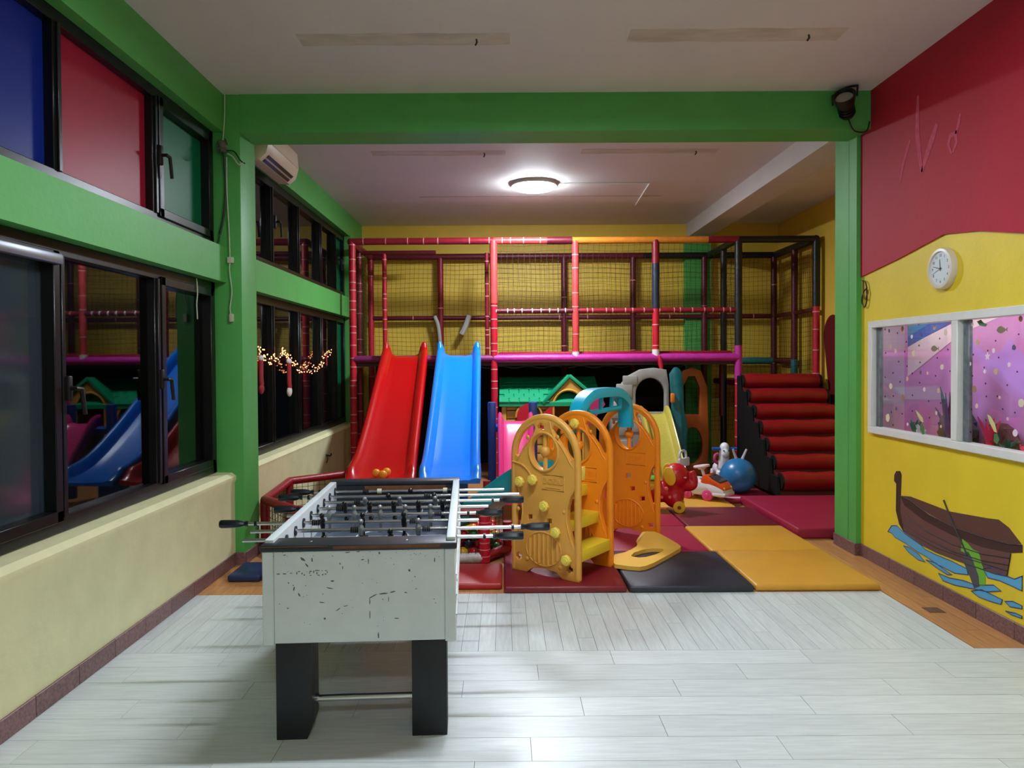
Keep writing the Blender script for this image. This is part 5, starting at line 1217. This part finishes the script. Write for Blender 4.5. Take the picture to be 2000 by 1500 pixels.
# showcase behind the glass
XBK = 3.02
M_spk = mat('showcase_pink', (214, 148, 224), 0.6, var=0.05, vscale=2); M_sli = mat('showcase_lilac', (200, 182, 224), 0.6)
sc = bpy.data.objects.new('wall_showcase', None); COL.objects.link(sc); sc['kind'] = 'structure'; ROOTM[sc.name] = Matrix.Identity(4)
b = B(); box(b, XBK, XBK + 0.06, Y0, 5.45, Z0 - 0.02, Z1 + 0.02); obj('back_board', b, M_spk, sc)
b = B(); box(b, 2.762, XBK, 5.40, 5.45, Z0 - 0.02, Z1 + 0.02); obj('end_board', b, M_sli, sc)
def bk(P, m, nm, dx):
    b = B(); prism(b, [on_right(px, py, XBK) for px, py in P], 0.002, axis_m((XBK - dx, 0, 0), (1, 0, 0), (0, 1, 0))); obj(nm, b, m, sc)
M_sb = mat('showcase_blue', (64, 100, 196), 0.6); M_sb2 = mat('showcase_sky', (70, 150, 214), 0.6); M_ssg = mat('showcase_sage', (130, 150, 140), 0.6); M_sw = mat('showcase_white', (232, 214, 236), 0.6); M_sdb = mat('showcase_indigo', (92, 76, 150), 0.6)
bk([(1774, 695), (1774, 676), (1868, 628), (1925, 605), (1950, 590), (1990, 575), (2040, 575), (2000, 600), (1900, 642), (1868, 660), (1774, 736)], M_sw, 'white_stripe', 0.004)
bk([(1774, 700), (1774, 660), (1868, 606), (1900, 590), (1945, 590), (1925, 605), (1868, 640)], M_sdb, 'indigo_band', 0.003)
bk([(1774, 678), (1774, 640), (1840, 600), (1890, 585), (1900, 590), (1868, 624)], M_sb, 'blue_band', 0.0045)
bk([(1774, 658), (1774, 600), (1850, 585), (1890, 585), (1840, 618)], M_sb2, 'sky_band', 0.006)
bk([(1774, 640), (1774, 590), (1815, 590)], M_ssg, 'sage_corner', 0.0075)
t = thing('added_showcase_lamp', 'unseen strip lamp added to brighten the showcase', 'lamp', (2.795, 3.9, Z1))  # added lamp, hidden by the top rail, lights the showcase from inside
b = B(); box(b, -0.02, 0.02, -1.3, 1.4, -0.008, 0.0); obj('lamp_base', b, M_white, t)
b = B(); tube(b, [(0, -1.28, -0.017), (0, 1.38, -0.017)], 0.007, 8); obj('tube', b, mat('added_strip_glow', (255, 250, 250), 0.4, emit=17.0), t)
# stickers on the panes (part of the window)
XS = XR + 0.0115
zz = lambda a, c: (1680 + a / 4.4125, 560 + c / 4.4125)
M_sh = [mat('sticker_tan', (206, 170, 140), 0.5), mat('sticker_rose', (226, 190, 186), 0.5), mat('sticker_sand', (222, 206, 180), 0.5), mat('sticker_brown', (160, 120, 84), 0.5), mat('sticker_pale', (232, 214, 226), 0.5), mat('sticker_slate', (86, 84, 116), 0.5), mat('sticker_olive', (134, 122, 92), 0.5)]
M_dot = mat('sticker_dot', (40, 24, 62), 0.5); M_gr = mat('sticker_green', (70, 120, 70), 0.5)
AX = axis_m((XS, 0, 0), (-1, 0, 0), (0, 1, 0))   # local x=Y
def stick(nm, P, m, th=0.0012):
    b = B(); A = axis_m((XS - th, 0, 0), (1, 0, 0), (0, 1, 0)); prism(b, P, th, A); obj(nm, b, m, wn5)
rs = random.Random(9)
for (a, c, r, k) in [(365, 362, 24, 3), (262, 515, 22, 0), (305, 558, 20, 1), (265, 858, 28, 2), (370, 955, 28, 3), (240, 1130, 36, 2), (445, 430, 18, 4), (640, 352, 22, 0), (738, 392, 28, 2), (460, 575, 30, 2), (705, 692, 26, 2), (582, 745, 16, 1), (408, 795, 22, 0), (555, 885, 20, 4), (678, 895, 24, 0), (800, 790, 22, 2), (660, 1088, 18, 1), (412, 1187, 15, 4), (700, 1205, 14, 1), (250, 380, 16, 5), (313, 1052, 16, 5), (530, 415, 16, 5),
                     (1013, 478, 28, 0), (1382, 278, 26, 3), (1150, 552, 22, 4), (1285, 672, 22, 4), (1170, 732, 30, 0), (1075, 730, 18, 4), (988, 880, 32, 3), (1008, 1026, 22, 1), (1390, 1002, 40, 2), (1325, 525, 26, 5), (1275, 1140, 16, 1), (1340, 1262, 34, 4), (968, 325, 16, 1), (950, 665, 16, 4), (1205, 955, 15, 1)]:
    y, z = on_right(*zz(a, c), XS); rr = r / 4.4125 * y / F
    P = [(y + rr * rs.uniform(0.85, 1.1) * 0.9 * math.cos(i * PI / 6), z + rr * rs.uniform(0.85, 1.1) * math.sin(i * PI / 6)) for i in range(12)]
    stick('shell_sticker', P, M_sh[k])
for (a, c) in [(272, 305), (338, 296), (215, 368), (322, 400), (423, 317), (503, 325), (572, 288), (742, 266), (685, 447), (507, 507), (398, 475), (385, 560), (220, 570), (333, 645), (405, 685), (517, 652), (665, 613), (757, 541), (450, 748), (285, 743), (345, 820), (217, 780), (514, 828), (652, 768), (775, 727), (453, 936), (288, 942), (217, 946), (592, 986), (697, 1003), (453, 1072), (365, 1096), (270, 1081), (600, 1129), (468, 1172), (678, 1178), (286, 1193), (790, 880),
               (980, 250), (1122, 246), (1277, 240), (1167, 466), (1365, 410), (976, 585), (1100, 551), (1194, 610), (1070, 696), (1355, 733), (970, 768), (1083, 835), (1270, 848), (1090, 946), (1185, 944), (963, 1055), (1232, 1055), (1337, 1086), (1090, 1152), (957, 1253), (1265, 1253), (1130, 1334), (1373, 1386)]:
    y, z = on_right(*zz(a, c), XS); rr = 8.5 / 4.4125 * y / F; stick('dot_sticker', ellipse(y, z, rr, rr, 8), M_dot)
def fish(a, c, s, m):
    y, z = on_right(*zz(a, c), XS); k = s / 4.4125 * y / F
    P = [(y + k, z), (y + k * 0.6, z + k * 0.45), (y, z + k * 0.58), (y - k * 0.6, z + k * 0.3), (y - k * 0.9, z + k * 0.06), (y - k * 1.35, z + k * 0.35), (y - k * 1.2, z), (y - k * 1.35, z - k * 0.3), (y - k * 0.9, z - k * 0.05), (y - k * 0.6, z - k * 0.32), (y, z - k * 0.5), (y + k * 0.6, z - k * 0.35)]
    stick('fish_sticker', P, m)
fish(640, 535, 50, M_sh[6]); fish(1215, 373, 60, M_sh[6])
def star(a, c, s, m, inner=0.45):
    y, z = on_right(*zz(a, c), XS); k = s / 4.4125 * y / F
    stick('star_sticker', [(y + k * (1 if i % 2 == 0 else inner) * math.sin(i * PI / 5), z + k * (1 if i % 2 == 0 else inner) * math.cos(i * PI / 5)) for i in range(10)], m)
star(1098, 600, 38, M_sh[4]); star(522, 738, 28, M_sh[5], 0.25)
for P in ([(480, 1065), (505, 1085), (540, 1130), (550, 1170), (530, 1165), (500, 1115)], [(1100, 1100), (1130, 1120), (1165, 1180), (1185, 1260), (1160, 1250), (1120, 1170)]):
    stick('seahorse_sticker', [on_right(*zz(*p), XS) for p in P], mat('sticker_lime', (206, 202, 130), 0.5))
for P in ([(520, 1185), (550, 1200), (560, 1270), (540, 1280), (520, 1230)], [(1160, 1270), (1185, 1265), (1205, 1320), (1185, 1360), (1155, 1330)], [(1005, 300), (1040, 285), (1060, 310), (1095, 325), (1080, 345), (1030, 335)]):
    stick('weed_sticker', [on_right(*zz(*p), XS) for p in P], M_gr)
# ornaments standing in the showcase
def rock(nm, y, sy, sz, m, lab, cat, seed, x=2.95):
    r_ = random.Random(seed); b = B(); ball(b, (0, 0, 0), 1.0, (0.05, sy, sz), 14, 9)
    for v in b.verts: v.co *= 1 + r_.uniform(-0.16, 0.16)
    for v in b.verts: v.co.z = max(v.co.z, -sz * 0.5)
    me = finish(b, nm, 30); me.materials.append(m); o = bpy.data.objects.new(nm, me); COL.objects.link(o); o.location = (x, y, Z0 + sz * 0.5 + 0.001); tag(o, lab, cat)
rock('ornament_rock', 4.66, 0.2, 0.14, mat('rock_dark', (64, 56, 62), 0.8, var=0.4, vscale=12), 'dark rock at the bottom of the showcase beside the white mullion', 'rock', 1)
rock('ornament_rock', 4.25, 0.15, 0.1, mat('rock_brown', (96, 64, 66), 0.8, var=0.4, vscale=12), 'brown rock in the showcase behind the right pane', 'rock', 2)
def plant(y, h, m, lab, seed, x=2.86, n=9, spread=0.09):
    r_ = random.Random(seed); t = thing('artificial_plant', lab, 'plant', (x, y, Z0 + 0.001), 0, 'artificial plants in the showcase')
    for i in range(n):
        a = r_.uniform(0, 2 * PI); L = h * r_.uniform(0.6, 1.0); q = spread * r_.uniform(0.5, 1.2)
        b = B(); tube(b, smooth_path([(0, 0, 0), (q * 0.15 * math.cos(a), q * 0.3 * math.sin(a), L * 0.5), (q * 0.3 * math.cos(a), q * math.sin(a), L)], 3), 0.016, 6, rr=[0.008, 0.014, 0.02, 0.022, 0.018, 0.012, 0.004], flat=(1.0, 0.25)); obj('leaf', b, m, t)
plant(4.6, 0.36, mat('plant_indigo', (92, 78, 120), 0.6), 'tall dusky purple artificial plant behind the white mullion', 3, 2.86, 12, 0.12)
plant(4.98, 0.14, mat('plant_green', (30, 96, 70), 0.6), 'low dark green artificial plant left of the rocks', 4)
plant(4.2, 0.2, mat('plant_red', (206, 40, 84), 0.6), 'bright red artificial flower right of the mullion', 5, 2.85, 11, 0.1)
plant(4.02, 0.09, MATS['plant_green'], 'small green plant at the bottom of the right pane', 6, 2.84)
plant(3.85, 0.08, MATS['plant_red'], 'small red plant at the bottom right of the showcase', 7, 2.84)
plant(4.8, 0.1, mat('plant_white', (200, 196, 200), 0.7), 'white frosty plant tuft in front of the dark rock', 8, 2.80)
# ------------------------------------------------------------------ boat and waves painted on the wall below (figures of the mural are left out)
zb = lambda a, c: (1680 + a / 3.4094, 840 + c / 3.4094)
def paint(nm, P, m, th):
    b = B(); prism(b, [on_right(*zb(a, c), XR) for a, c in P], th, axis_m((XR - th, 0, 0), (1, 0, 0), (0, 1, 0))); return obj(nm, b, m, wall_right)
def line(P, w_, m=None, th=0.0034):
    b = B(); Q = [on_right(*zb(a, c), XR) for a, c in P]
    tube(b, [(XR - th, y, z) for y, z in Q], w_, 4); obj('painted_line', b, m or M_ink, wall_right)
M_ink = mat('mural_ink', (40, 26, 28), 0.6); M_hull = mat('mural_hull', (106, 68, 66), 0.55, var=0.05); M_gun = mat('mural_gunwale', (62, 36, 36), 0.55); M_in = mat('mural_boat_inside', (92, 58, 50), 0.55); M_wat = mat('mural_water', (90, 170, 214), 0.55); M_blade = mat('mural_blade', (76, 76, 86), 0.55); M_weed = mat('mural_weed', (110, 180, 50), 0.55)
paint('painted_boat_inside', [(272, 440), (340, 445), (600, 545), (850, 590), (930, 600), (1000, 655), (1085, 765), (1000, 765), (830, 720), (640, 655), (470, 565), (340, 475)], M_in, 0.0012)
paint('painted_hull', [(272, 440), (340, 475), (470, 580), (640, 680), (830, 755), (1015, 800), (1015, 830), (990, 980), (900, 960), (700, 890), (520, 820), (400, 760), (300, 690), (270, 560)], M_hull, 0.0016)
paint('painted_gunwale', [(272, 440), (340, 470), (470, 570), (640, 655), (830, 720), (1000, 765), (1091, 772), (1091, 822), (1010, 825), (820, 785), (620, 705), (430, 605), (300, 505)], M_gun, 0.002)
paint('painted_prow', [(232, 300), (245, 275), (270, 275), (280, 300), (275, 440), (272, 540), (300, 690), (265, 630), (243, 540), (245, 360), (230, 340)], M_gun, 0.0022)
for P in ([(285, 560), (430, 665), (620, 765), (820, 830), (1010, 860)], [(290, 620), (430, 715), (620, 810), (820, 875), (1003, 905)], [(300, 665), (520, 790), (720, 860), (900, 915), (995, 945)]): line(P, 0.0028)
line([(272, 440), (340, 470), (470, 570), (640, 655), (830, 720), (1000, 765), (1091, 772)], 0.003)
line([(990, 980), (1015, 830)], 0.003); line([(300, 690), (400, 760), (520, 820), (700, 890), (900, 960), (990, 980)], 0.003)
W = [[(190, 680), (215, 640), (250, 640), (290, 680), (380, 740), (440, 800), (500, 830), (620, 880), (720, 930), (730, 970), (640, 960), (520, 900), (450, 850), (380, 810), (310, 760), (240, 720), (215, 690)],
     [(295, 775), (330, 785), (400, 835), (440, 885), (395, 870), (330, 820)], [(445, 870), (510, 890), (560, 930), (620, 970), (590, 970), (520, 925)],
     [(530, 960), (600, 990), (700, 1010), (780, 1040), (900, 1040), (950, 1080), (860, 1085), (760, 1065), (640, 1040), (560, 1010)],
     [(830, 930), (880, 920), (960, 970), (1040, 1000), (1091, 980), (1091, 1080), (1030, 1050), (940, 1010), (860, 990)],
     [(750, 1080), (820, 1070), (900, 1110), (960, 1140), (950, 1170), (880, 1150), (800, 1120)], [(975, 1150), (1030, 1150), (1091, 1180), (1091, 1200), (1010, 1185)], [(980, 1215), (1050, 1230), (1091, 1250), (1091, 1265), (1020, 1240)]]
for P in W:
    paint('painted_wave', P, M_wat, 0.0014); line(P + [P[0]], 0.0026, mat('mural_wave_ink', (24, 54, 110), 0.6), 0.002)
paint('painted_weed', [(690, 730), (725, 760), (760, 800), (800, 820), (820, 900), (845, 960), (845, 1045), (810, 1050), (780, 950), (720, 830), (680, 810)], M_weed, 0.0026)
paint('painted_blade', [(700, 830), (730, 815), (760, 870), (800, 980), (806, 1050), (770, 1062), (740, 980), (705, 900)], M_blade, 0.003)
line([(565, 470), (620, 610), (690, 760), (725, 840)], 0.006, None, 0.004)
